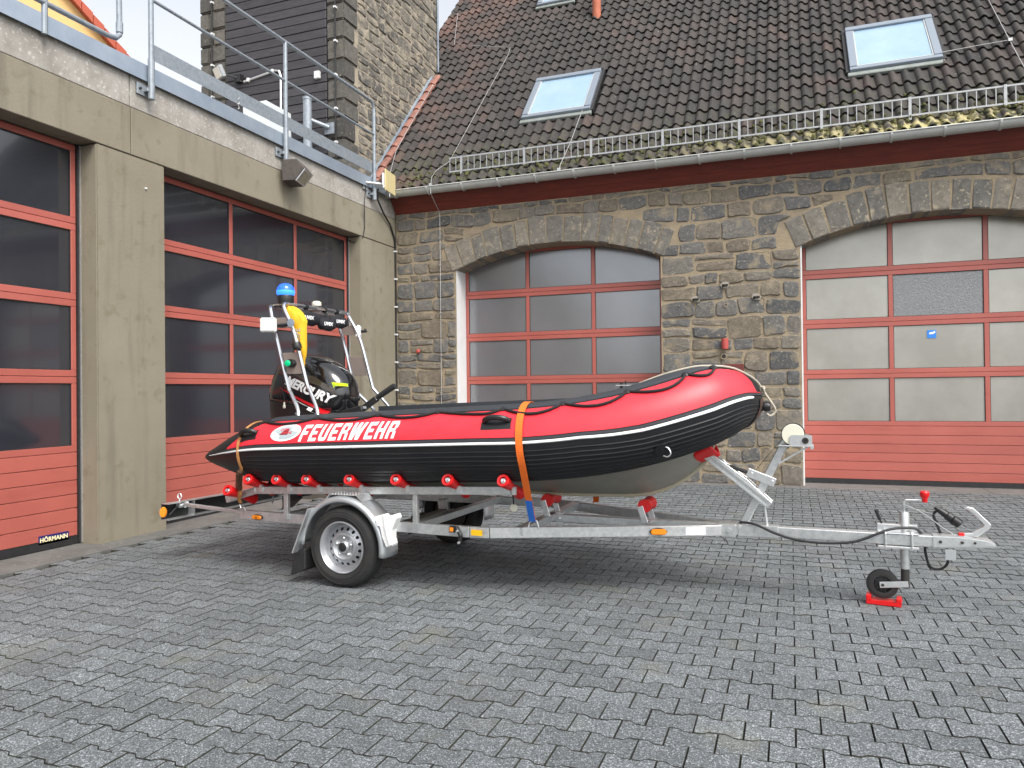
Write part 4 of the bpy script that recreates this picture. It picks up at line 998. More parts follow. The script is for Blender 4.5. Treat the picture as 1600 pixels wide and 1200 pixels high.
T(MB().lathe([(.012, -.055), (.070, -.055), (.073, -.048), (.073, -.043), (.05, -.043), (.05, .043), (.073, .043), (.073, .048), (.070, .055), (.012, .055)], 32, wm), 'winch_drum', M_cream, smooth=True, angle=40)
T(MB().lathe([(.05, -.041), (.077, -.041), (.077, .041), (.05, .041)], 32, wm, close=True), 'winch_webbing', M_rope, smooth=True, angle=40)
for s in (-1, 1): T(MB().prism([(3.085, 1.058), (3.225, 1.058), (3.225, 1.115), (3.19, 1.125), (3.10, 1.125), (3.085, 1.115)], .062*s, .066*s, lambda u, v, d: (u, d, v)), 'winch_cheek', M_galv2)
T(MB().tube([(3.185, -.075, 1.088), (3.185, .075, 1.088)], .012, 12).lathe([(.022, 0), (.022, .008)], 14, Matrix.Translation((3.185, -.067, 1.088)) @ Matrix.Rotation(pi/2, 4, 'X')), 'winch_shaft', M_drk)
T(MB().box(3.03, 3.10, -.045, .045, 1.056, 1.062), 'webbing_guard', M_drk)
T(MB().beam((3.035, 0, 1.10), (2.83, .0, .84), .003, .045, (0, 1, 0)), 'winch_strap', M_rope)
T(MB().tube([(2.83, 0, .845), (2.70, 0, .885), (2.64, 0, .90)], .013, 8), 'strap_sleeve', M_blackp)
hk = [(2.655, 0, .905), (2.635, 0, .935), (2.60, 0, .945), (2.575, 0, .925), (2.575, 0, .895), (2.60, 0, .88), (2.63, 0, .885)]
T(MB().tube(hk, [.008, .010, .010, .010, .010, .009, .005], 8), 'snap_hook', M_galv2, smooth=True)
# drawbar end
T(MB().prism([(3.93, .408), (4.20, .428), (4.285, .432), (4.29, .455), (4.25, .482), (4.10, .496), (3.93, .494)], -.047, .047, lambda u, v, d: (u, d, v)), 'coupling', M_galv2, bevel=.010, seg=2)
T(MB().tube([(3.98, -.048, .455), (3.98, -.056, .455)], .010, 6).tube([(4.10, -.048, .458), (4.10, -.056, .458)], .010, 6).tube([(4.17, -.048, .46), (4.17, -.056, .46)], .008, 6), 'coupling_bolt', M_drk)
T(MB().prism([(4.10, .49), (4.19, .495), (4.255, .545), (4.265, .575), (4.17, .675), (4.135, .682), (4.118, .670), (4.15, .655), (4.225, .575), (4.215, .555), (4.16, .515), (4.10, .51)], -.018, .018, lambda u, v, d: (u, d, v)), 'coupling_handle', M_galv2, bevel=.004)
T(MB().box(4.085, 4.12, -.02, .02, .494, .512), 'safety_catch', M_roller, bevel=.004)
T(MB().box(4.005, 4.065, -.045, -.040, .34, .408), 'plug_holder', M_grey, bevel=.002)
T(MB().box(3.62, 3.86, -.05, .10, .390, .408).box(3.62, 3.86, .04, .09, .487, .535).box(3.62, 3.86, -.046, .04, .4865, .4925), 'jockey_clamp', M_galv2, bevel=.003)
for x in (3.665, 3.82): T(MB().tube([(x, -.048, .393), (x, -.048, .49), (x, -.04, .50), (x, .04, .50)], .007, 8), 'u_bolt', M_galv2)
T(MB().tube([(3.65, .06, .53), (3.635, .055, .575)], .006, 6).tube([(3.64, .057, .56), (3.615, .05, .625)], .011, 8), 'clamp_lever', M_blackp)
jw = T(MB().lathe([(.030, .245), (.030, .610), (.026, .618)], 18, Matrix.Translation((3.785, .06, 0))), 'jockey_wheel', M_galv, smooth=True)
T(MB().lathe([(.026, .118), (.026, .26)], 16, Matrix.Translation((3.785, .06, 0))), 'inner_tube', M_drk, jw, smooth=True)
T(MB().tube([(3.785, .06, .615), (3.785, .06, .685), (3.795, .06, .698), (3.88, .06, .700), (3.905, .06, .700)], .007, 8), 'crank', M_galv2, jw, smooth=True)
T(MB().lathe([(.016, .69), (.018, .715), (.028, .73), (.029, .752), (.022, .762), (.0, .764)], 16, Matrix.Translation((3.905, .06, 0))), 'crank_knob', M_roller, jw, smooth=True)
jm = Matrix.Translation((3.648, .06, .132)) @ Matrix.Rotation(pi/2, 4, 'X')
T(MB().lathe([(.055, .026), (.075, .028), (.094, .02), (.099, 0), (.094, -.02), (.075, -.028), (.055, -.026)], 32, jm, close=True), 'jockey_tyre', M_tyre, jw, smooth=True, angle=50)
T(MB().lathe([(.055, .022), (.048, .012), (.022, .014), (.02, .03), (.0, .03)], 24, jm, cap=False), 'jockey_rim', M_blackp, jw, smooth=True, angle=40)
for k in range(5):
    a = 2*pi*k/5
    T(MB().beam(jm @ Vector((.02*cos(a), .02*sin(a), .018)), jm @ Vector((.053*cos(a), .053*sin(a), .020)), .010, .008), 'rim_spoke', M_blackp, jw)
for y in (.025, .095): T(MB().beam((3.63, y, .131), (3.80, y, .150), .005, .040), 'fork_arm', M_galv2, jw, bevel=.002)
T(MB().tube([(3.648, .02, .132), (3.648, .10, .132)], .010, 10), 'axle_pin', M_drk, jw)
# lights and markers
def oval(x, z, a, b, y, parent=None):
    T(MB().prism(ellipse(x, z, a, b, 20), y, y-.012, lambda u, v, d: (u, d, v)), 'marker_base', M_blackp)
    lens = T(MB().prism([(x+sx*(a-b)*.98+ (b-.006)*cos(q), z+(b-.006)*sin(q)) for sx, q0 in ((1, -pi/2), (-1, pi/2)) for q in [q0+pi*i/8 for i in range(9)]], y-.0125, y-.024, lambda u, v, d: (u, d, v)), 'marker_light', M_amber, bevel=.004)
    T(MB().box(x-.012, x+.012, y-.0265, y-.0245, z-.009, z+.009), 'marker_bulb', mat('amber_dark', (.35, .08, .005), .3), lens)
oval(-.965, .440, .055, .022, -.728)
M_ = Matrix.Translation((2.22, -.278, .448)) @ Matrix.Rotation(atan2(.645, 1.5), 4, 'Z')
T(MB().prism(ellipse(0, 0, .062, .026, 20), 0, -.012, lambda u, v, d: tuple(M_ @ Vector((u, d, v)))), 'marker_base', M_blackp)
T(MB().prism([(sx*.036+.020*cos(q), .020*sin(q)) for sx, q0 in ((1, -pi/2), (-1, pi/2)) for q in [q0+pi*i/8 for i in range(9)]], -.0125, -.024, lambda u, v, d: tuple(M_ @ Vector((u, d, v)))), 'marker_light', M_amber, bevel=.004)
M_2 = Matrix.Translation((2.46, -.168, .448)) @ Matrix.Rotation(atan2(.645, 1.5), 4, 'Z')
T(MB().box(-.07, .07, -.004, .002, -.028, .028, M_2), 'type_label', M_white)
T(MB().box(.835, .88, -.80, -.77, .445, .488), 'marker_base', M_blackp, bevel=.003)
T(MB().box(.845, .873, -.812, -.801, .452, .482), 'marker_light', M_amber, bevel=.003)
T(MB().beam((.885, -.785, .485), (.925, -.785, .42), .03, .022).beam((.92, -.785, .43), (.915, -.785, .375), .03, .022), 'lever', M_blackp, bevel=.004)
T(MB().tube([(.918, -.80, .378), (.918, -.815, .378)], .009, 8).tube([(.905, -.80, .46), (.905, -.815, .46)], .008, 8), 'lever_pin', M_galv2)
T(MB().box(1.0, 1.085, -.776, -.771, .430, .470), 'yellow_reflector', M_ysign)
T(MB().lathe([(.028, -.004), (.028, .004)], 16, Matrix.Translation((1.225, -.53, .60)) @ Matrix.Rotation(pi/2, 4, 'X')), 'hanging_disc', M_cream)
T(MB().tube([(1.215, -.525, .70), (1.225, -.53, .62)], .005, 6), 'disc_cord', M_rope)
# rear light board
lb = T(MB().box(-1.90, -1.885, -.86, .86, .385, .52), 'light_board', M_blackp, bevel=.003)
T(MB().box(-1.884, -1.81, -.86, .86, .517, .523).box(-1.884, -1.81, -.86, .86, .382, .388).box(-1.884, -1.81, -.585, -.577, .388, .517).box(-1.884, -1.81, .577, .585, .388, .517), 'board_flange', M_galv2, lb)
for s in (-1, 1):
    T(MB().lathe([(.0, .0), (.040, .0), (.045, .008), (.04, .02), (0, .023)], 20, Matrix.Translation((-1.865, .86*s, .452)) @ Matrix.Scale(.5, 4, (1, 0, 0)) @ Matrix.Rotation(-s*-1*-radians(22), 4, 'Z') @ Matrix.Rotation(-s*pi/2, 4, 'X')), 'side_reflector', M_amber, lb, smooth=True)
    T(MB().tube([(-1.86, .70*s, .527), (-1.86, .70*s, .545)], .008, 6).tube([(-1.86+.022*cos(q), .70*s, .566+.022*sin(q)) for q in [2*pi*i/12 for i in range(12)]], .006, 6, closed=True), 'ring_bolt', M_galv2, lb)
    T(MB().tube([(-1.87, -.80*s, .42), (-1.85, -.74*s, .48), (-1.86, -.66*s, .46), (-1.85, -.60*s, .50), (-1.86, -.5*s, .47)], .008, 6), 'wiring', M_cable, lb, smooth=True)
    T(MB().box(-1.87, -1.83, -.70*s-.03, -.70*s+.03, .47, .51).tube([(-1.84, -.72*s, .49), (-1.80, -.66*s, .51)], .012, 6).tube([(-1.84, -.66*s, .47), (-1.79, -.70*s, .48)], .010, 6), 'clamp', M_galv2, lb)
    T(MB().box(-1.905, -1.93, .50*s, .80*s, .40, .50), 'tail_lamp', mat('tail_lens', (.45, .01, .01), .25), lb)
cabl = [(2.745, -.03, .505), (2.85, -.06, .50), (2.98, -.075, .45), (3.12, -.08, .415), (3.30, -.078, .405), (3.48, -.07, .425), (3.62, -.055, .485), (3.70, -.03, .515), (3.80, .0, .525), (3.86, .02, .51), (3.90, .05, .44), (3.905, .07, .36), (3.93, .07, .27), (3.985, .07, .255), (4.03, .06, .30), (4.025, .05, .40), (3.99, .05, .50), (3.955, .05, .60), (3.97, .05, .635), (4.005, .04, .63)]
def smooth_path(p, k=4):
    p = [Vector(q) for q in p]; out = []
    for i in range(len(p)-1):
        a = p[max(i-1, 0)]; b = p[i]; c = p[i+1]; d = p[min(i+2, len(p)-1)]
        for j in range(k):
            t = j/k; out.append(.5*((2*b)+(c-a)*t+(2*a-5*b+4*c-d)*t*t+(3*b-a-3*c+d)*t**3))
    out.append(p[-1]); return out
T(MB().tube(smooth_path(cabl), .0085, 8), 'supply_cable', M_cable, smooth=True)
pd = (Vector((4.12, .03, .545))-Vector((3.99, .04, .64))).normalized()
q_ = pd.to_track_quat('Z', 'Y').to_matrix().to_4x4()
T(MB().lathe([(.012, -.03), (.018, 0), (.022, .03), (.022, .05), (.028, .055), (.028, .085), (.024, .09), (.030, .095), (.030, .14), (.024, .145), (0, .145)], 18, Matrix.Translation((3.985, .04, .645)) @ q_), 'plug', M_blackp, smooth=True, angle=35)
T(MB().tube(smooth_path([(3.76, .05, .662), (3.80, .04, .665), (3.90, .03, .615), (3.99, .0, .545), (4.06, -.01, .50), (4.08, -.01, .492)]), .0028, 6).tube(smooth_path([(3.775, .05, .655), (3.90, .05, .63), (4.08, .03, .565), (4.21, .01, .50)]), .002, 6), 'breakaway_wire', M_grey, smooth=True)
T(MB().tube([(2.62, -.10, .41), (2.66, -.10, .385), (2.67, -.10, .36)], .004, 6), 'cable_tie', M_cable)

# wheel support block under the jockey wheel, chock on the mudguard
bl = top('support_block', 'bright red plastic block under the small jockey wheel', 'block')
M3 = Matrix.Translation((3.655, .05, 0)) @ Matrix.Rotation(radians(-6), 4, 'Z')
o = MB().box(-.105, .105, -.05, .05, 0.001, .028, M3).box(-.105, -.075, -.05, .05, .028, .062, M3).box(.075, .105, -.05, .05, .028, .055, M3).build('tray', M_roller, bl, bevel=.004)
wc = top('wheel_chock', 'white plastic wheel chock clipped to the front of the near mudguard', 'wheel chock')
MB().prism([(.325, .555), (.40, .575), (.405, .50), (.435, .41), (.475, .355), (.42, .34), (.385, .41), (.37, .47)], -.975, -.90, lambda u, v, d: (u, d, v)).build('wedge', M_chock, wc, bevel=.005)
MB().prism([(.40, .578), (.425, .555), (.505, .585), (.518, .556), (.475, .47), (.468, .41), (.48, .366), (.45, .352), (.428, .42), (.408, .50)], -.985, -.91, lambda u, v, d: (u, d, v)).build('curved_face', M_chock, wc, bevel=.004)
MB().prism([(.335, .548), (.372, .556), (.376, .49), (.352, .495)], -.985, -.976, lambda u, v, d: (u, d, v)).build('rib', M_chock, wc)

# ------------------------------------------------------------------ BOAT
bt = top('inflatable_boat', 'red and black inflatable rescue boat lettered FEUERWEHR', 'boat')
def tube_path():
    p = []
    for x, r, dz in ((-1.55, .022, -.035), (-1.50, .050, -.034), (-1.40, .088, -.031), (-1.25, .145, -.022), (-1.1, .195, -.014), (-.95, .237, -.006), (-.8, .259, 0), (-.6, .268, 0), (-.4, .268, 0)):
        p.append((x, -.69, 1.020+.045*x+dz, r))
    for i in range(8):
        x = -.2+1.35*i/7; p.append((x, -.69, 1.020+.045*x, .268))
    for k in range(1, 37):
        t = k/36*pi/2; x = 1.15+1.535*sin(t); u = (x-1.15)/1.535
        p.append((x, -.69*cos(t), 1.020+.045*x+.268*u**2.8-.045*max(0, (u-.9)/.1)**2, .268+.017*u**3-.065*max(0, (u-.87)/.13)**2))
    return p
TP = tube_path(); NT = len(TP)
def frame(t):
    i = int(min(max(t, 0), NT-1.0001)); m = t-i
    q = [TP[i][k]*(1-m)+TP[min(i+1, NT-1)][k]*m for k in range(4)]
    def tang(j):
        a = Vector(TP[max(j-1, 0)][:3]); b = Vector(TP[min(j+1, NT-1)][:3])
        if j >= NT-1: return Vector((0, 1, 0))
        return (b-a).normalized()
    tt = tang(i).lerp(tang(min(i+1, NT-1)), m).normalized()
    s = tt.cross(Vector((0, 0, 1))).normalized(); u = s.cross(tt)
    return Vector(q[:3]), q[3], s, u
def surf(t, deg, off=0., side=1):
    c, r, s, u = frame(t); a = radians(deg); p = c+(r+off)*(cos(a)*s+sin(a)*u)
    return p if side == 1 else Vector((p.x, -p.y, p.z))
def dA(t):
    K_ = ((0, 2.5), (6, .5), (12, -.5), (20, -2.5), (26, -2.5), (29, -5.5), (32, -7.5), (36, -6.5), (40, -5.5), (46, -.5), (60, 0))
    for (a, p), (b, q) in zip(K_, K_[1:]):
        if a <= t <= b: return p+(q-p)*(t-a)/(b-a)
    return 0.
def skin(a0, a1, t0, t1, off, na, m, name, parent=bt, side=1, step=.5, follow=False, thick=0):
    mb = MB(); rows = []
    ts = []; t = t0
    while t < t1-1e-6: ts.append(t); t += step
    ts.append(t1)
    for t in ts:
        for j in range(na+1):
            aa = a0+(a1-a0)*j/na+(dA(t) if follow else 0); o_ = off
            if thick and j in (0, na): o_ = off-thick
            rows.append(surf(t, aa, o_, side))
    w = na+1
    mb.add(rows, [(i*w+j, i*w+j+1, (i+1)*w+j+1, (i+1)*w+j) for i in range(len(ts)-1) for j in range(na)])
    return mb.build(name, m, parent, smooth=True, angle=60)
for side in (1, -1):
    tb = MB(); K = 40; rows = []
    ts = [i*.5 for i in range(2*(NT-1)+1)]
    for t in ts:
        for j in range(K): rows.append(surf(t, 360*j/K, 0, side))
    tb.add(rows, [(i*K+j, i*K+(j+1) % K, (i+1)*K+(j+1) % K, (i+1)*K+j) for i in range(len(ts)-1) for j in range(K)] + [tuple(range(K))])
    tube_o = tb.build('buoyancy_tube', M_oblk, bt, smooth=True)
    if side == 1:
        bmx = bmesh.new(); bmx.from_mesh(tube_o.data); tube_bvh = BVHTree.FromBMesh(bmx); bmx.free()
    # red panel, slanted at the stern and pinched at the bow
    rp_ = MB(); rows = []; na = 12
    ts = [3.6+.4*i for i in range(int((NT-1-4.6)/.4)+1)]
    for t in ts:
        f0 = max(0, (6.2-t)/2.6); f1 = max(0, (t-(NT-13))/9.)
        lo, hi = 14+dA(t), 61-44*min(1, f0)**1.2*.95
        hi = hi-10*min(1, f1)**2; lo = lo+0*f1
        if t > NT-6.2: hi = lo+(hi-lo)*sqrt(max(0.02, 1-((t-(NT-6.2))/1.9)**2)) if t < NT-4.3 else lo+1
        for j in range(na+1):
            rows.append(surf(t, lo+(hi-lo)*j/na, .003, side))
    w = na+1
    rp_.add(rows, [(i*w+j, i*w+j+1, (i+1)*w+j+1, (i+1)*w+j) for i in range(len(ts)-1) for j in range(na)])
    rp_.build('red_panel', M_ored, tube_o, smooth=True)
    skin(8.5, 13.0, 2.6, NT-1.0, .010, 4, M_strake, 'rubbing_band', tube_o, side, follow=True, thick=.010)
    skin(3.6, 8.2, 1.6, 47.0, .014, 4, M_print, 'white_stripe', tube_o, side, follow=True, thick=.013)
    for a in range(-64, -2, 7): skin(a, a+2.6, 5.0, NT-1.2, .0035, 2, M_oblk, 'rib_strake', tube_o, side, follow=True, thick=.004)
    skin(66, 104, 6.2, NT-3, .010, 6, M_strake, 'top_band', tube_o, side, thick=.010)
    # lifeline
    at = [6.0, 8.57, 11.46, 14.07, 18.0, 24.5, 31.8, 39.4, 43.2]
    pts = []
    for i in range(len(at)-1):
        for k in range(10):
            f = k/10; t = at[i]+(at[i+1]-at[i])*f
            sag = 4*f*(1-f)*(.75+.25*f if i else 1.0)
            pts.append(surf(t, 63-sag*(13 if i < 4 else 19 if i < 7 else 16), .011+.004*sag, side))
    pts.append(surf(at[-1], 63, .011, side))
    MB().tube(pts, .0095, 8).build('lifeline', M_rope, bt, smooth=True)
    for t in at:
        MB().lathe([(.026, -.004), (.026, .010), (.012, .020), (0, .022)], 12, Matrix.Translation(surf(t, 64, 0, side)) @ (surf(t, 64, .1, side)-surf(t, 64, 0, side)).to_track_quat('Z', 'Y').to_matrix().to_4x4()).build('line_patch', M_blackp, bt, smooth=True)
    # carry handles
    for t, hw_ in ((5.35, .66), (17.75, 1.55)):
        base = skin(22, 45, t-hw_, t+hw_, .007, 4, M_blackp, 'handle_base', bt, side, step=.25, thick=.006)
        h0, h1 = t-hw_*.85, t+hw_*.85
        hp = [surf(h0+(h1-h0)*k/12, 37, .010+.045*sin(pi*k/12)**.6 if 0 < k < 12 else .004, side) for k in range(13)]
        MB().tube(hp, [.016]+[.019]*11+[.016], 10).build('handle', M_blackp, bt, smooth=True)
    # D ring low on the bow
    c_ = surf(33.5, -36, .008, side); nrm_ = (surf(33.5, -36, .1, side)-surf(33.5, -36, 0, side)).normalized()
    MB().lathe([(.05, -.003), (.05, .005), (0, .008)], 18, Matrix.Translation(c_) @ nrm_.to_track_quat('Z', 'Y').to_matrix().to_4x4()).build('ring_patch', M_oblk, bt)
    rr_ = [surf(33.5, -36, .012, side)+Vector((.0, 0, .026)), surf(33.5, -36, .02, side)+Vector((.035, 0, .022)), surf(33.5, -36, .025, side)+Vector((.052, 0, -.01)), surf(33.5, -36, .02, side)+Vector((.035, 0, -.035)), surf(33.5, -36, .012, side)+Vector((.01, 0, -.035))]
    MB().tube(smooth_path(rr_, 3), .0045, 6).build('tow_ring', M_galv2, bt, smooth=True)

# lettering on the near tube: heavy sheared capitals laid on the fabric
def glyph(c):
    Rr = lambda a, b, x, y: [(a, b), (x, b), (x, y), (a, y)]
    if c == 'F': return .86, [Rr(0, 0, .31, 1), Rr(.31, .80, .88, 1), Rr(.31, .42, .74, .61)]
    if c == 'E': return .88, [Rr(0, 0, .31, 1), Rr(.31, .80, .88, 1), Rr(.31, .41, .76, .60), Rr(.31, 0, .88, .20)]
    if c == 'U': return .92, [Rr(0, .22, .30, 1), Rr(.62, .22, .92, 1), [(0, .22), (.05, .08), (.18, 0), (.74, 0), (.87, .08), (.92, .22)]]
    if c == 'R': return .92, [Rr(0, 0, .30, 1), Rr(.30, .82, .80, 1), Rr(.30, .40, .80, .57), [(.62, .57), (.80, .57), (.92, .64), (.92, .86), (.80, .97), (.80, .82), (.62, .82)], Rr(.62, 0, .92, .40)]
    if c == 'W': return 1.42, [[(0, 1), (.33, 1), (.36, .36), (.56, 1), (.84, 1), (.90, .36), (1.08, 1), (1.42, 1), (1.10, 0), (.70, 0), (.66, .52), (.46, 0), (.06, 0)]]
    if c == 'H': return .94, [Rr(0, 0, .30, 1), Rr(.64, 0, .94, 1), Rr(.30, .41, .64, .60)]
polys = []; u = 0
for c in 'FEUERWEHR':
    w, ps = glyph(c)
    polys += [[(u+x+.30*y, y) for x, y in p] for p in ps]; u += w+.24
LH = .122; X0, X1 = -.372, .50
polys = [[(X0+x/(u+.06)*(X1-X0), 1.077+y*LH) for x, y in p] for p in polys]
def on_tube(a, b): return (a, -.9, b+.045*(a))
decal([[(x, y) for x, y in p] for p in polys], lambda a, b: (a, -.9, b+.020+.045*a), tube_bvh, 'lettering', M_print, bt, cut=.014, off=.007)
# oval emblem
EC = (-.515, 1.125)
fl_ = lambda a, b: (a, -.9, b+.020+.045*a)
decal([ellipse(EC[0], EC[1]+.022, .142, .062, 36, .06)], fl_, tube_bvh, 'emblem', M_print, bt, cut=.012, off=.007)
decal([[(EC[0]-.118, EC[1]+.040), (EC[0]-.05, EC[1]+.066), (EC[0]+.05, EC[1]+.072), (EC[0]+.052, EC[1]+.04), (EC[0]+.12, EC[1]+.024), (EC[0]+.08, EC[1]-.012), (EC[0]+.02, EC[1]-.027), (EC[0]-.045, EC[1]-.026), (EC[0]-.05, EC[1]+.005)]], fl_, tube_bvh, 'emblem_field', mat('emblem_grey', (.36, .42, .44), .5), bt, cut=.012, off=.0085)
decal([[(EC[0]-.055, EC[1]+.008), (EC[0]+.025, EC[1]+.008), (EC[0]+.025, EC[1]+.052), (EC[0]-.005, EC[1]+.052)]], fl_, tube_bvh, 'emblem_triangle', M_dred, bt, cut=.012, off=.010)
for txt, dy, dx in (('LADRA', .046, -.01), ('MARINE', .022, .012)):
    tp = text_mesh(txt, .026, .0006, 0, 1.05)
    decal([[(EC[0]+dx+a, EC[1]+dy+b) for a, b in p] for p in tp], fl_, tube_bvh, 'emblem_lettering', mat('emblem_red', (.55, .05, .07), .5), bt, cut=.012, off=.0115)

# rigid hull under the tubes
hs_ = []
for x, kz, hw, sz in ((-1.05, .655, .50, .80), (-.5, .65, .52, .82), (.3, .645, .52, .84), (1.1, .645, .52, .87), (1.5, .645, .50, .89), (1.9, .655, .44, .925), (2.1, .680, .37, .955), (2.27, .74, .29, .99), (2.42, .84, .20, 1.03), (2.52, .95, .10, 1.07), (2.57, 1.05, .02, 1.10)):
    hs_.append([(x, -hw, sz+.12), (x, -hw, sz), (x, -hw*.55, kz+(sz-kz)*.50), (x, -.03, kz+.012), (x, 0, kz), (x, .03, kz+.012), (x, hw*.55, kz+(sz-kz)*.5), (x, hw, sz), (x, hw, sz+.12)])
w = 9
MB().add([p for r in hs_ for p in r], [(i*w+j, i*w+j+1, (i+1)*w+j+1, (i+1)*w+j) for i in range(len(hs_)-1) for j in range(w-1)] + [tuple(range(w))]).build('hull', M_hull, bt, smooth=True, angle=30)
MB().tube(smooth_path([(r[4][0], 0, r[4][2]-.004) for r in hs_], 3), .014, 8).build('keel_strip', M_keel, bt, smooth=True)
MB().box(-1.0, 1.9, -.5, .5, .90, .925).build('deck', M_grey, bt)
MB().box(-1.06, -1.01, -.46, .46, .74, 1.20).build('transom', M_grey, bt, bevel=.01)
MB().box(.35, .62, -.46, .46, 1.12, 1.15).build('bench', M_grey, bt, bevel=.006)
# inner apron on the far tube and bow cover
MB().beam((-.6, .50, 1.265), (1.45, .50, 1.335), .02, .10).build('inner_flap', M_strake, bt)
MB().box(1.96, 2.07, -.40, -.33, 1.475, 1.482, Matrix.Translation((0, .0, .0))).build('bow_plate', M_galv2, bt)
MB().tube([(1.99, -.36, 1.40), (1.99, -.36, 1.50)], .012, 8).tube([(2.02, -.36, 1.47), (2.02, -.36, 1.51)], .006, 6).build('bow_cleat', M_blackp, bt)
nose = surf(NT-1, 4, 0)
MB().lathe([(.034, -.02), (.036, .01), (.030, .016), (.030, .022), (.036, .028), (.036, .05), (.028, .066), (0, .068)], 18, Matrix.Translation(nose+Vector((-.012, 0, -.06))) @ Matrix.Rotation(pi/2, 4, 'Y')).build('nose_fitting', M_blackp, bt, smooth=True, angle=35)
skin(-62, 2, NT-3.2, NT-1, .007, 8, mat('bow_patch', (.085, .05, .04), .5), 'nose_patch', bt, 1)
skin(-62, 2, NT-3.2, NT-1, .007, 8, MATS['bow_patch'], 'nose_patch', bt, -1)
# painter rope over the bow
pr_ = [surf(34, 106, .012), surf(36.5, 96, .012), surf(39, 84, .012), surf(42, 74, .010), surf(45.5, 62, .012), surf(48.5, 48, .012), surf(50.5, 34, .014), surf(51.6, 20, .016)]
kn = pr_[-1]
MB().tube(smooth_path(pr_ + [kn+Vector((.03, 0, -.05)), kn+Vector((.075, 0, -.12)), kn+Vector((.085, .01, -.16)), kn+Vector((.055, .0, -.19)), kn+Vector((.03, 0, -.175))]), .0075, 8).build('painter_rope', M_rope2, bt, smooth=True)
MB().tube([kn+Vector((.015*cos(q*1.0), .02*sin(q), .02*sin(q*1.7)-.005)) for q in [i*.55 for i in range(16)]], .0075, 7).build('rope_knot', M_rope2, bt, smooth=True)

# ------------------------------------------------------------------ STRAPS
def ribbon(pts, width_dir, w, m, name, parent, thick=.003):
    mb = MB(); n_ = len(pts); vs = []
    for i, p in enumerate(pts):
        p = Vector(p); a = Vector(pts[max(i-1, 0)]); b = Vector(pts[min(i+1, n_-1)]); t = (b-a).normalized()
        wd = Vector(width_dir); wd = (wd-t*wd.dot(t)).normalized(); nn = t.cross(wd)*thick/2
        vs += [p-wd*w/2-nn, p+wd*w/2-nn, p+wd*w/2+nn, p-wd*w/2+nn]
    fs = [(i*4+j, i*4+(j+1) % 4, i*4+4+(j+1) % 4, i*4+4+j) for i in range(n_-1) for j in range(4)] + [(0, 1, 2, 3), tuple((n_-1)*4+j for j in (3, 2, 1, 0))]
    return mb.add(vs, fs).build(name, m, parent, smooth=True, angle=50)
s1 = top('front_lashing_strap', 'bright orange lashing strap over the middle of the boat', 'strap')
tc = 20.2
pts = [surf(tc+.02*0, a, .017) for a in range(110, -31, -7)]
# leave the tube tangentially and run down to the side rail
end = Vector((1.405, -.605, .490)); a_ = pts[-1]
pts += [a_.lerp(end+Vector((0, -.012, .045)), f) for f in (.25, .5, .75, 1.0)]
ribbon(pts, (1, 0, 0), .05, M_orange, 'webbing', s1)
ribbon([pts[-1].lerp(pts[-3], .75)+Vector((.0, -.006, .0)), pts[-1].lerp(pts[-3], .4)+Vector((.0, -.008, 0)), end+Vector((-.002, -.012, .035))], (1, 0, 0), .048, M_blue, 'webbing_end', s1)
MB().tube([end+Vector((-.035, -.005, -.02)), end+Vector((-.03, -.008, .015)), end+Vector((-.012, -.01, .04)), end+Vector((.03, -.01, .042)), end+Vector((.04, -.008, .015)), end+Vector((.042, -.004, -.02))], .0055, 6).build('hook', M_galv2, s1, smooth=True)
ribbon([surf(tc, a, .017, -1) for a in range(110, -31, -10)] + [Vector((1.505, .565, .50))], (1, 0, 0), .05, M_orange, 'webbing', s1)
s2 = top('rear_lashing_strap', 'worn brown ratchet strap over the black stern cone', 'ratchet strap')
pts = [surf(4.75+.35*max(0, (a-30))/70, a, .012) for a in range(96, -31, -9)]
b_ = pts[-1]
ribbon(pts, (1, 0, 0), .026, M_brown, 'webbing', s2)
rb = b_; re = Vector((-1.15, -.73, .515))
ribbon([b_+Vector((0, -.004, .02)), b_.lerp(re, .35)+Vector((0, -.02, 0))], (1, 0, 0), .03, M_brown, 'webbing', s2)
mrt = b_.lerp(re, .45)
MB().beam(b_.lerp(re, .05)+Vector((0, -.02, 0)), b_.lerp(re, .52)+Vector((0, -.025, 0)), .045, .03, (0, 1, 0)).beam(b_.lerp(re, .1)+Vector((0, -.045, 0)), b_.lerp(re, .48)+Vector((0, -.045, 0)), .036, .008, (0, 1, 0)).build('ratchet', mat('rusty_ratchet', (.16, .09, .045), .5, .6, c2=(.07, .05, .04), scale=40, coords='Object'), s2, bevel=.004)
ribbon([b_.lerp(re, .45), b_.lerp(re, .62)+Vector((.02, -.03, 0)), b_.lerp(re, .75)+Vector((-.01, -.01, 0)), b_.lerp(re, .9)], (1, 0, .3), .034, M_brown, 'webbing_end', s2)
MB().tube([re+Vector((-.005, 0, .02)), re+Vector((.01, -.005, -.01)), re+Vector((.04, -.006, .0)), re+Vector((.06, -.004, -.03))], .006, 6).build('hook', M_galv2, s2, smooth=True)

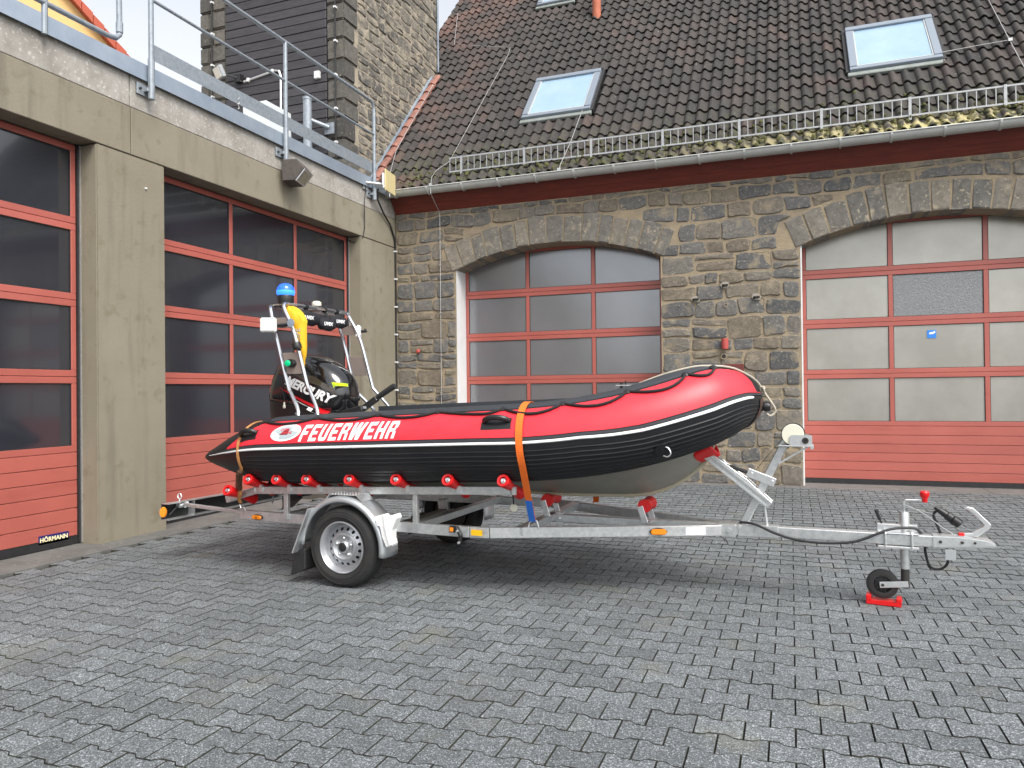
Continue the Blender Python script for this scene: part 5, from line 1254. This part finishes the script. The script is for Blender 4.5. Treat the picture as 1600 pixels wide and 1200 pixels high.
# ------------------------------------------------------------------ OUTBOARD MOTOR
om = top('outboard_motor', 'glossy black outboard motor with white MERCURY lettering at the stern', 'outboard motor')
def loft(secs, n=32, fine=1):
    """secs: (z, x0, x1, halfwidth, power), blended smoothly and walked round at even spacing"""
    if fine > 1:
        S = [Vector(q) for q in secs]; out = []
        for i in range(len(S)-1):
            a, b, c, d = S[max(i-1, 0)], S[i], S[i+1], S[min(i+2, len(S)-1)]
            for j in range(fine):
                t = j/fine; out.append(tuple(.5*((2*b)+(c-a)*t+(2*a-5*b+4*c-d)*t*t+(3*b-a-3*c+d)*t**3)))
        secs = out+[tuple(S[-1])]
    rows = []
    for z, x0, x1, hw, pw in secs:
        c = (x0+x1)/2; a = (x1-x0)/2; ring = []
        for j in range(400):
            q = 2*pi*j/400; cx, sy = cos(q), sin(q)
            ring.append((c+a*abs(cx)**(2/pw)*(1 if cx > 0 else -1), hw*abs(sy)**(2/pw)*(1 if sy > 0 else -1)))
        cum = [0.]
        for j in range(400): cum.append(cum[-1]+hypot(ring[(j+1) % 400][0]-ring[j][0], ring[(j+1) % 400][1]-ring[j][1]))
        k = 0
        for j in range(n):
            tgt = cum[-1]*j/n
            while cum[k+1] < tgt: k += 1
            f = (tgt-cum[k])/max(1e-9, cum[k+1]-cum[k]); p, q = ring[k % 400], ring[(k+1) % 400]
            rows.append((p[0]+(q[0]-p[0])*f, p[1]+(q[1]-p[1])*f, z))
    m_ = MB(); k = len(secs)
    m_.add(rows, [(i*n+j, i*n+(j+1) % n, (i+1)*n+(j+1) % n, (i+1)*n+j) for i in range(k-1) for j in range(n)] + [tuple(range(n))[::-1], tuple((k-1)*n+j for j in range(n))])
    return m_
tilt = Matrix.Translation((-1.0, 0, 1.22)) @ Matrix.Rotation(radians(9), 4, 'Y') @ Matrix.Translation((1.0, 0, -1.22))
def tilted(mb): mb.v = [tuple(tilt @ Vector(v)) for v in mb.v]; return mb
cowl = tilted(loft([tuple(map(float, q)) for q in [(1.335, -1.40, -.60, .205, 3.2), (1.36, -1.425, -.575, .215, 3.2), (1.45, -1.425, -.565, .218, 3.0), (1.53, -1.415, -.575, .216, 2.9), (1.61, -1.39, -.61, .206, 2.8), (1.68, -1.35, -.68, .188, 2.7), (1.735, -1.30, -.78, .165, 2.6), (1.768, -1.25, -.87, .130, 2.4), (1.785, -1.19, -.95, .085, 2.3), (1.791, -1.12, -1.02, .035, 2.2)]], 72, 4))
co = cowl.build('cowl', M_cowl, om, smooth=True, angle=50)
tilted(loft([(1.05, -1.24, -.80, .13, 3), (1.12, -1.36, -.66, .18, 3), (1.22, -1.40, -.60, .198, 3), (1.325, -1.41, -.585, .208, 3.2)], 64, 3)).build('lower_cowl', M_blackp, om, smooth=True, angle=50)
tilted(loft([(1.326, -1.415, -.58, .212, 3.2), (1.334, -1.415, -.58, .212, 3.2)], 40)).build('cowl_seam', M_rubber, om)
bmx = bmesh.new(); bmx.from_mesh(co.data); cbvh = BVHTree.FromBMesh(bmx); bmx.free()
tp = text_mesh('MERCURY', .112, .0048, .28, .98)
ang = radians(-21)
rotp = lambda a, b: (-.875+a*cos(ang)-b*sin(ang), -.3, 1.478+a*sin(ang)+b*cos(ang))
decal(tp, rotp, cbvh, 'lettering', M_print, co, cut=.012, off=.003)
decal([[(-.30, -.085), (.34, -.105), (.30, -.125), (.0, -.118)], ], rotp, cbvh, 'red_flash', mat('flash_red', (.55, .01, .015), .3), co, cut=.012, off=.006)
decal([[(-.12, -.124), (.24, -.140), (.0, -.136)]], rotp, cbvh, 'white_flash', M_print, co, cut=.012, off=.006)
decal([[(.285, .175), (.298, .175), (.302, .142), (.290, .142)], [(.312, .172), (.324, .170), (.326, .138), (.315, .140)]], rotp, cbvh, 'power_number', mat('lime_print', (.55, .75, .02), .5), co, cut=.012, off=.006)
# raised shoulder panel on the cowl side
decal([[(-.20, .075), (.02, .135), (.24, .10), (.27, .055), (.10, .075), (-.06, .062)]], rotp, cbvh, 'shoulder_panel', mat('bronze_panel', (.05, .04, .028), .12, coat=.5), co, cut=.02, off=.004)
tilted(MB().box(-.60, -.53, -.05, .05, 1.45, 1.48)).build('cowl_latch', M_blackp, om, bevel=.006)
MB().tube(smooth_path([(-1.15, -.215, 1.50), (-1.12, -.235, 1.46), (-1.10, -.24, 1.40), (-1.10, -.24, 1.37)]), .004, 6).build('kill_cord', M_rope, om)
MB().lathe([(0, -.03), (.011, -.028), (.013, -.008), (.008, 0), (.008, .02), (0, .03)], 10, Matrix.Translation((-1.10, -.242, 1.345))).build('key_float', M_cream, om, smooth=True)
MB().beam((-.60, -.10, 1.26), (-.36, -.10, 1.315), .07, .05).beam((-.38, -.10, 1.30), (-.22, -.10, 1.40), .045, .05).build('tiller_arm', M_blackp, om, bevel=.008)
MB().tube([(-.25, -.10, 1.385), (-.20, -.10, 1.415), (-.06, -.10, 1.495), (-.045, -.10, 1.503)], [.018, .024, .026, .022], 12).build('tiller_grip', mat('grip_rubber', (.016, .016, .017), .8), om, smooth=True, angle=45)
MB().box(-.35, -.32, -.13, -.115, 1.31, 1.33).build('tiller_label', M_grey, om)
MB().box(-1.0, -.955, -.22, -.21, 1.262, 1.276).build('side_label', M_grey, om)
MB().box(-1.30, -1.05, -.12, .12, .78, 1.08).build('clamp_bracket', M_blackp, om, bevel=.015)
tilted(loft([(.50, -1.33, -1.10, .025, 2.4), (.62, -1.30, -1.08, .035, 2.4), (.9, -1.28, -1.06, .055, 2.6), (1.08, -1.30, -1.0, .10, 3)], 20)).build('leg', M_cowl, om, smooth=True)
MB().box(-1.50, -1.05, -.11, .11, .640, .652).build('ventilation_plate', M_cowl, om, bevel=.004)
MB().lathe([(0, -.20), (.03, -.16), (.048, -.05), (.05, .08), (.035, .16), (.03, .2)], 18, Matrix.Translation((-1.22, 0, .545)) @ Matrix.Rotation(pi/2, 4, 'Y')).build('gear_case', M_cowl, om, smooth=True)
MB().prism([(-1.33, .50), (-1.10, .50), (-1.22, .40), (-1.33, .38)], -.008, .008, lambda u, v, d: (u, d, v)).build('skeg', M_cowl, om)
for k in range(3):
    a = 2*pi*k/3+.3; e1 = Vector((0, cos(a), sin(a))); e2 = Vector((0, -sin(a), cos(a))); c0 = Vector((-1.44, 0, .545))
    MB().add([c0+e1*.03-e2*.02+Vector((.02, 0, 0)), c0+e1*.03+e2*.02-Vector((.02, 0, 0)), c0+e1*.09+e2*.065-Vector((.03, 0, 0)), c0+e1*.125+e2*.02-Vector((.005, 0, 0)), c0+e1*.11-e2*.03+Vector((.02, 0, 0))], [(0, 1, 2, 3, 4)]).build('propeller_blade', M_cowl, om)

# ------------------------------------------------------------------ LIGHT ARCH
la = top('light_arch', 'stainless tube arch standing over the outboard motor', 'equipment frame')
YA = .475
def hoop(near):
    full = near + [(x, -y, z) for x, y, z in reversed(near)]
    return MB().tube(smooth_path(full, 4), .0165, 10).build('hoop', M_inox, la, smooth=True)
hoop([(-.485, -YA-.10, 1.22), (-.515, -YA-.06, 1.31), (-.635, -YA, 1.47), (-.665, -YA, 1.53), (-.79, -YA, 1.95), (-.90, -YA+.01, 2.16), (-.915, -YA+.035, 2.20), (-.92, -YA+.10, 2.212)])
hoop([(-.68, -YA-.10, 1.22), (-.71, -YA-.06, 1.31), (-.83, -YA, 1.45), (-.865, -YA, 1.52), (-.985, -YA, 1.95), (-1.045, -YA+.01, 2.145), (-1.062, -YA+.035, 2.185), (-1.065, -YA+.10, 2.20)])
for s in (-1, 1):
    MB().prism([(-.915, 1.79), (-.755, 1.79), (-.715, 1.61), (-.865, 1.61)], s*(YA-.004), s*(YA+.004), lambda u, v, d: (u, d, v)).build('side_plate', M_plate, la, bevel=.002)
    MB().prism([(-1.0, 2.09), (-.86, 2.09), (-.83, 2.0), (-.98, 2.0)], s*(YA-.004), s*(YA+.004), lambda u, v, d: (u, d, v)).build('side_plate', M_plate, la, bevel=.002)
MB().box(-1.06, -.90, -.42, -.30, 2.205, 2.217).build('beacon_plate', M_plate, la)
MB().box(-1.06, -.90, -.02, .10, 2.20, 2.212).build('lamp_plate', M_plate, la)
bc = top('blue_beacon', 'blue flashing beacon with black base on the light arch', 'beacon light')
MB().lathe([(.066, 2.218), (.068, 2.25), (.070, 2.285), (.066, 2.293)], 28, Matrix.Translation((-.975, -.36, 0))).build('base', M_blackp, bc, smooth=True, angle=40)
MB().lathe([(.066, 2.294), (.074, 2.305), (.076, 2.33), (.070, 2.36), (.052, 2.385), (.025, 2.396), (0, 2.398)], 28, Matrix.Translation((-.975, -.36, 0))).build('dome', M_beacon, bc, smooth=True, angle=60)
MB().lathe([(.0672, 2.2935), (.0765, 2.306), (.0785, 2.325), (.0765, 2.335)], 28, Matrix.Translation((-.975, -.36, 0)), cap=False).build('led_ring', mat('led_blue', (.05, .25, .95), .15, emit=((.03, .22, 1.0), .7)), bc, smooth=True)
al = top('anchor_light', 'small cream topped round lamp on top of the arch', 'lamp')
MB().lathe([(.042, 2.213), (.042, 2.235), (.038, 2.24)], 20, Matrix.Translation((-.96, .04, 0))).build('base', M_blackp, al)
MB().lathe([(.040, 2.24), (.044, 2.25), (.042, 2.275), (.025, 2.285), (0, 2.287)], 20, Matrix.Translation((-.96, .04, 0))).build('lens', M_cream, al, smooth=True)
for nm, lab, x, y, z, rz, fc in (('work_light', 'square white work light on the near side of the arch', -.955, -.60, 2.02, 30, 1), ('work_light', 'small square work light on the far side of the arch', -.835, .52, 2.035, -60, -1)):
    wl = tag(empty(nm, O, PHI), lab, 'work light', 'work lights on the arch')
    Mw = Matrix.Translation((x, y, z)) @ Matrix.Rotation(radians(rz), 4, 'Z')
    MB().box(-.066, .066, -.02, .02, -.060, .060, Mw).build('housing', M_white, wl, bevel=.010, seg=2)
    MB().box(-.056, .056, -.025, -.0205, -.050, .050, Mw).build('lens', M_led, wl)
    gl = MB()
    for i in range(4):
        for j in range(4): gl.lathe([(.010, .0), (.010, .003), (0, .005)], 8, Mw @ Matrix.Translation((-.039+.026*i, -.025, -.036+.024*j)) @ Matrix.Rotation(pi/2, 4, 'X'))
    gl.build('reflector', M_print, wl)
    MB().tube([Mw @ Vector((.02, .02, 0)), Mw @ Vector((.05, .07, .0)), Vector((x+.10, .475*(1 if y > 0 else -1), z+.01))], .014, 8).build('arm', M_blackp, wl)
nl = top('navigation_light', 'green starboard navigation light on the near side plate', 'navigation light')
MB().lathe([(0, 0), (.034, 0), (.036, .02), (.03, .035), (0, .04)], 20, Matrix.Translation((-.815, -YA-.005, 1.70)) @ Matrix.Rotation(pi/2, 4, 'X') @ Matrix.Scale(1.45, 4, (1, 0, 0))).build('housing', M_blackp, nl, smooth=True)
MB().lathe([(.0, .0), (.028, .0), (.026, .03), (.015, .042), (0, .045)], 18, Matrix.Translation((-.83, -YA-.012, 1.70)) @ Matrix.Rotation(pi/2, 4, 'X') @ Matrix.Scale(1.3, 4, (1, 0, 0))).build('lens', M_green, nl, smooth=True)
cl_ = top('tube_clamp', 'black clamp ring with lever on the near arch tube', 'clamp')
MB().lathe([(.022, -.03), (.036, -.025), (.040, 0), (.036, .025), (.022, .03)], 16, Matrix.Translation((-.765, -YA, 1.845)) @ Matrix.Rotation(radians(-18), 4, 'Y')).tube([(-.72, -YA-.03, 1.83), (-.70, -YA-.05, 1.81)], .014, 8).build('collar', M_blackp, cl_, smooth=True, angle=40)
MB().lathe([(.0, 0), (.034, 0), (.036, .008), (0, .010)], 16, Matrix.Translation((-.785, -YA-.045, 2.035)) @ Matrix.Rotation(pi/2, 4, 'X')).build('disc', mat('clear_disc', (.25, .30, .36), .2), cl_)
# yellow throw bag
tbg = top('throw_bag', 'yellow rope throw bag hanging from the arch', 'throw bag')
bag = []
prof_b = ((2.19, -.895, .022, .022), (2.175, -.885, .05, .035), (2.15, -.865, .075, .05), (2.11, -.84, .085, .055), (2.06, -.815, .09, .055), (2.03, -.805, .075, .05), (2.00, -.80, .066, .05), (1.95, -.795, .062, .05), (1.90, -.79, .058, .048), (1.85, -.785, .054, .045), (1.80, -.775, .046, .04), (1.76, -.768, .032, .03), (1.73, -.765, .018, .018), (1.66, -.76, .013, .012))
for z, x, w, d in prof_b:
    bag.append([(x+w*cos(2*pi*j/28)*(1+.16*noise.noise((j*.5, z*14, 1))), -.40+d*sin(2*pi*j/28)*(1+.35*noise.noise((cos(2*pi*j/28)*3, sin(2*pi*j/28)*3, z*16))), z+.012*noise.noise((j*.7, z*9, 4))) for j in range(28)])
m_ = MB(); m_.add([p for r in bag for p in r], [(i*28+j, i*28+(j+1) % 28, (i+1)*28+(j+1) % 28, (i+1)*28+j) for i in range(len(bag)-1) for j in range(28)] + [tuple(range(28)), tuple((len(bag)-1)*28+j for j in range(27, -1, -1))])
bo = m_.build('bag', M_yellow, tbg, smooth=True)
bmx = bmesh.new(); bmx.from_mesh(bo.data); bbvh = BVHTree.FromBMesh(bmx); bmx.free()
tp = text_mesh('ROPE', .06, .0015, 0, 1.0)
decal([[(b, a) for a, b in p] for p in tp], lambda a, b: (-.775-a, -.6, 1.92+b), bbvh, 'lettering', M_grey, bo, cut=.012, off=.004)
# black inflatable vests along the front tube
for i, (y, x, lab) in enumerate(((-.20, -.875, 'black lifejacket pouch nearest the beacon under the arch bar'), (.06, -.865, 'middle black lifejacket pouch hanging lowest under the arch bar'), (.24, -.865, 'black lifejacket pouch farthest along the arch bar'))):
    ve = tag(empty('lifejacket_pouch', O, PHI), lab, 'lifejacket', 'pouches under the arch bar')
    zz = 2.105 if i != 1 else 2.07
    secs = []; hl = (.17 if i == 0 else .12); rmax = (.062 if i == 0 else .056)
    for k in range(13):
        f = k/12; r_ = rmax*max(.02, 1-(2*f-1)**4)**.5; yy = y+(f-.5)*2*hl
        secs.append([(x+r_*.75*cos(2*pi*j/14), yy, zz+r_*1.0*sin(2*pi*j/14)+.006*sin(9*f+1.7*j)) for j in range(14)])
    m_ = MB(); m_.add([p for r in secs for p in r], [(a*14+j, a*14+(j+1) % 14, (a+1)*14+(j+1) % 14, (a+1)*14+j) for a in range(12) for j in range(14)] + [tuple(range(14)), tuple(12*14+j for j in range(13, -1, -1))])
    po = m_.build('pouch', M_fabric, ve, smooth=True)
    bmx = bmesh.new(); bmx.from_mesh(po.data); vb_ = BVHTree.FromBMesh(bmx); bmx.free()
    tx = text_mesh('UVEX', .042, .0022, .2)
    dd = Vector((-.82, .57, 0)).normalized()     # printed on the side that looks forward and to the near side
    decal([[(a, b) for a, b in p] for p in tx], lambda a, b: (x+.57*a*.8, y-.0+.82*a, zz+b), vb_, 'lettering', M_print, po, cut=.012, off=.003, direction=dd)
    MB().tube([(-.92+.024*cos(q), y+.04, 2.212+.024*sin(q)) for q in [2*pi*k/12 for k in range(12)]], .010, 6, closed=True).beam((-.915, y+.04, 2.19), (x, y+.04, zz+.03), .035, .006).build('strap', M_rope, ve)
bpy.context.view_layer.update()
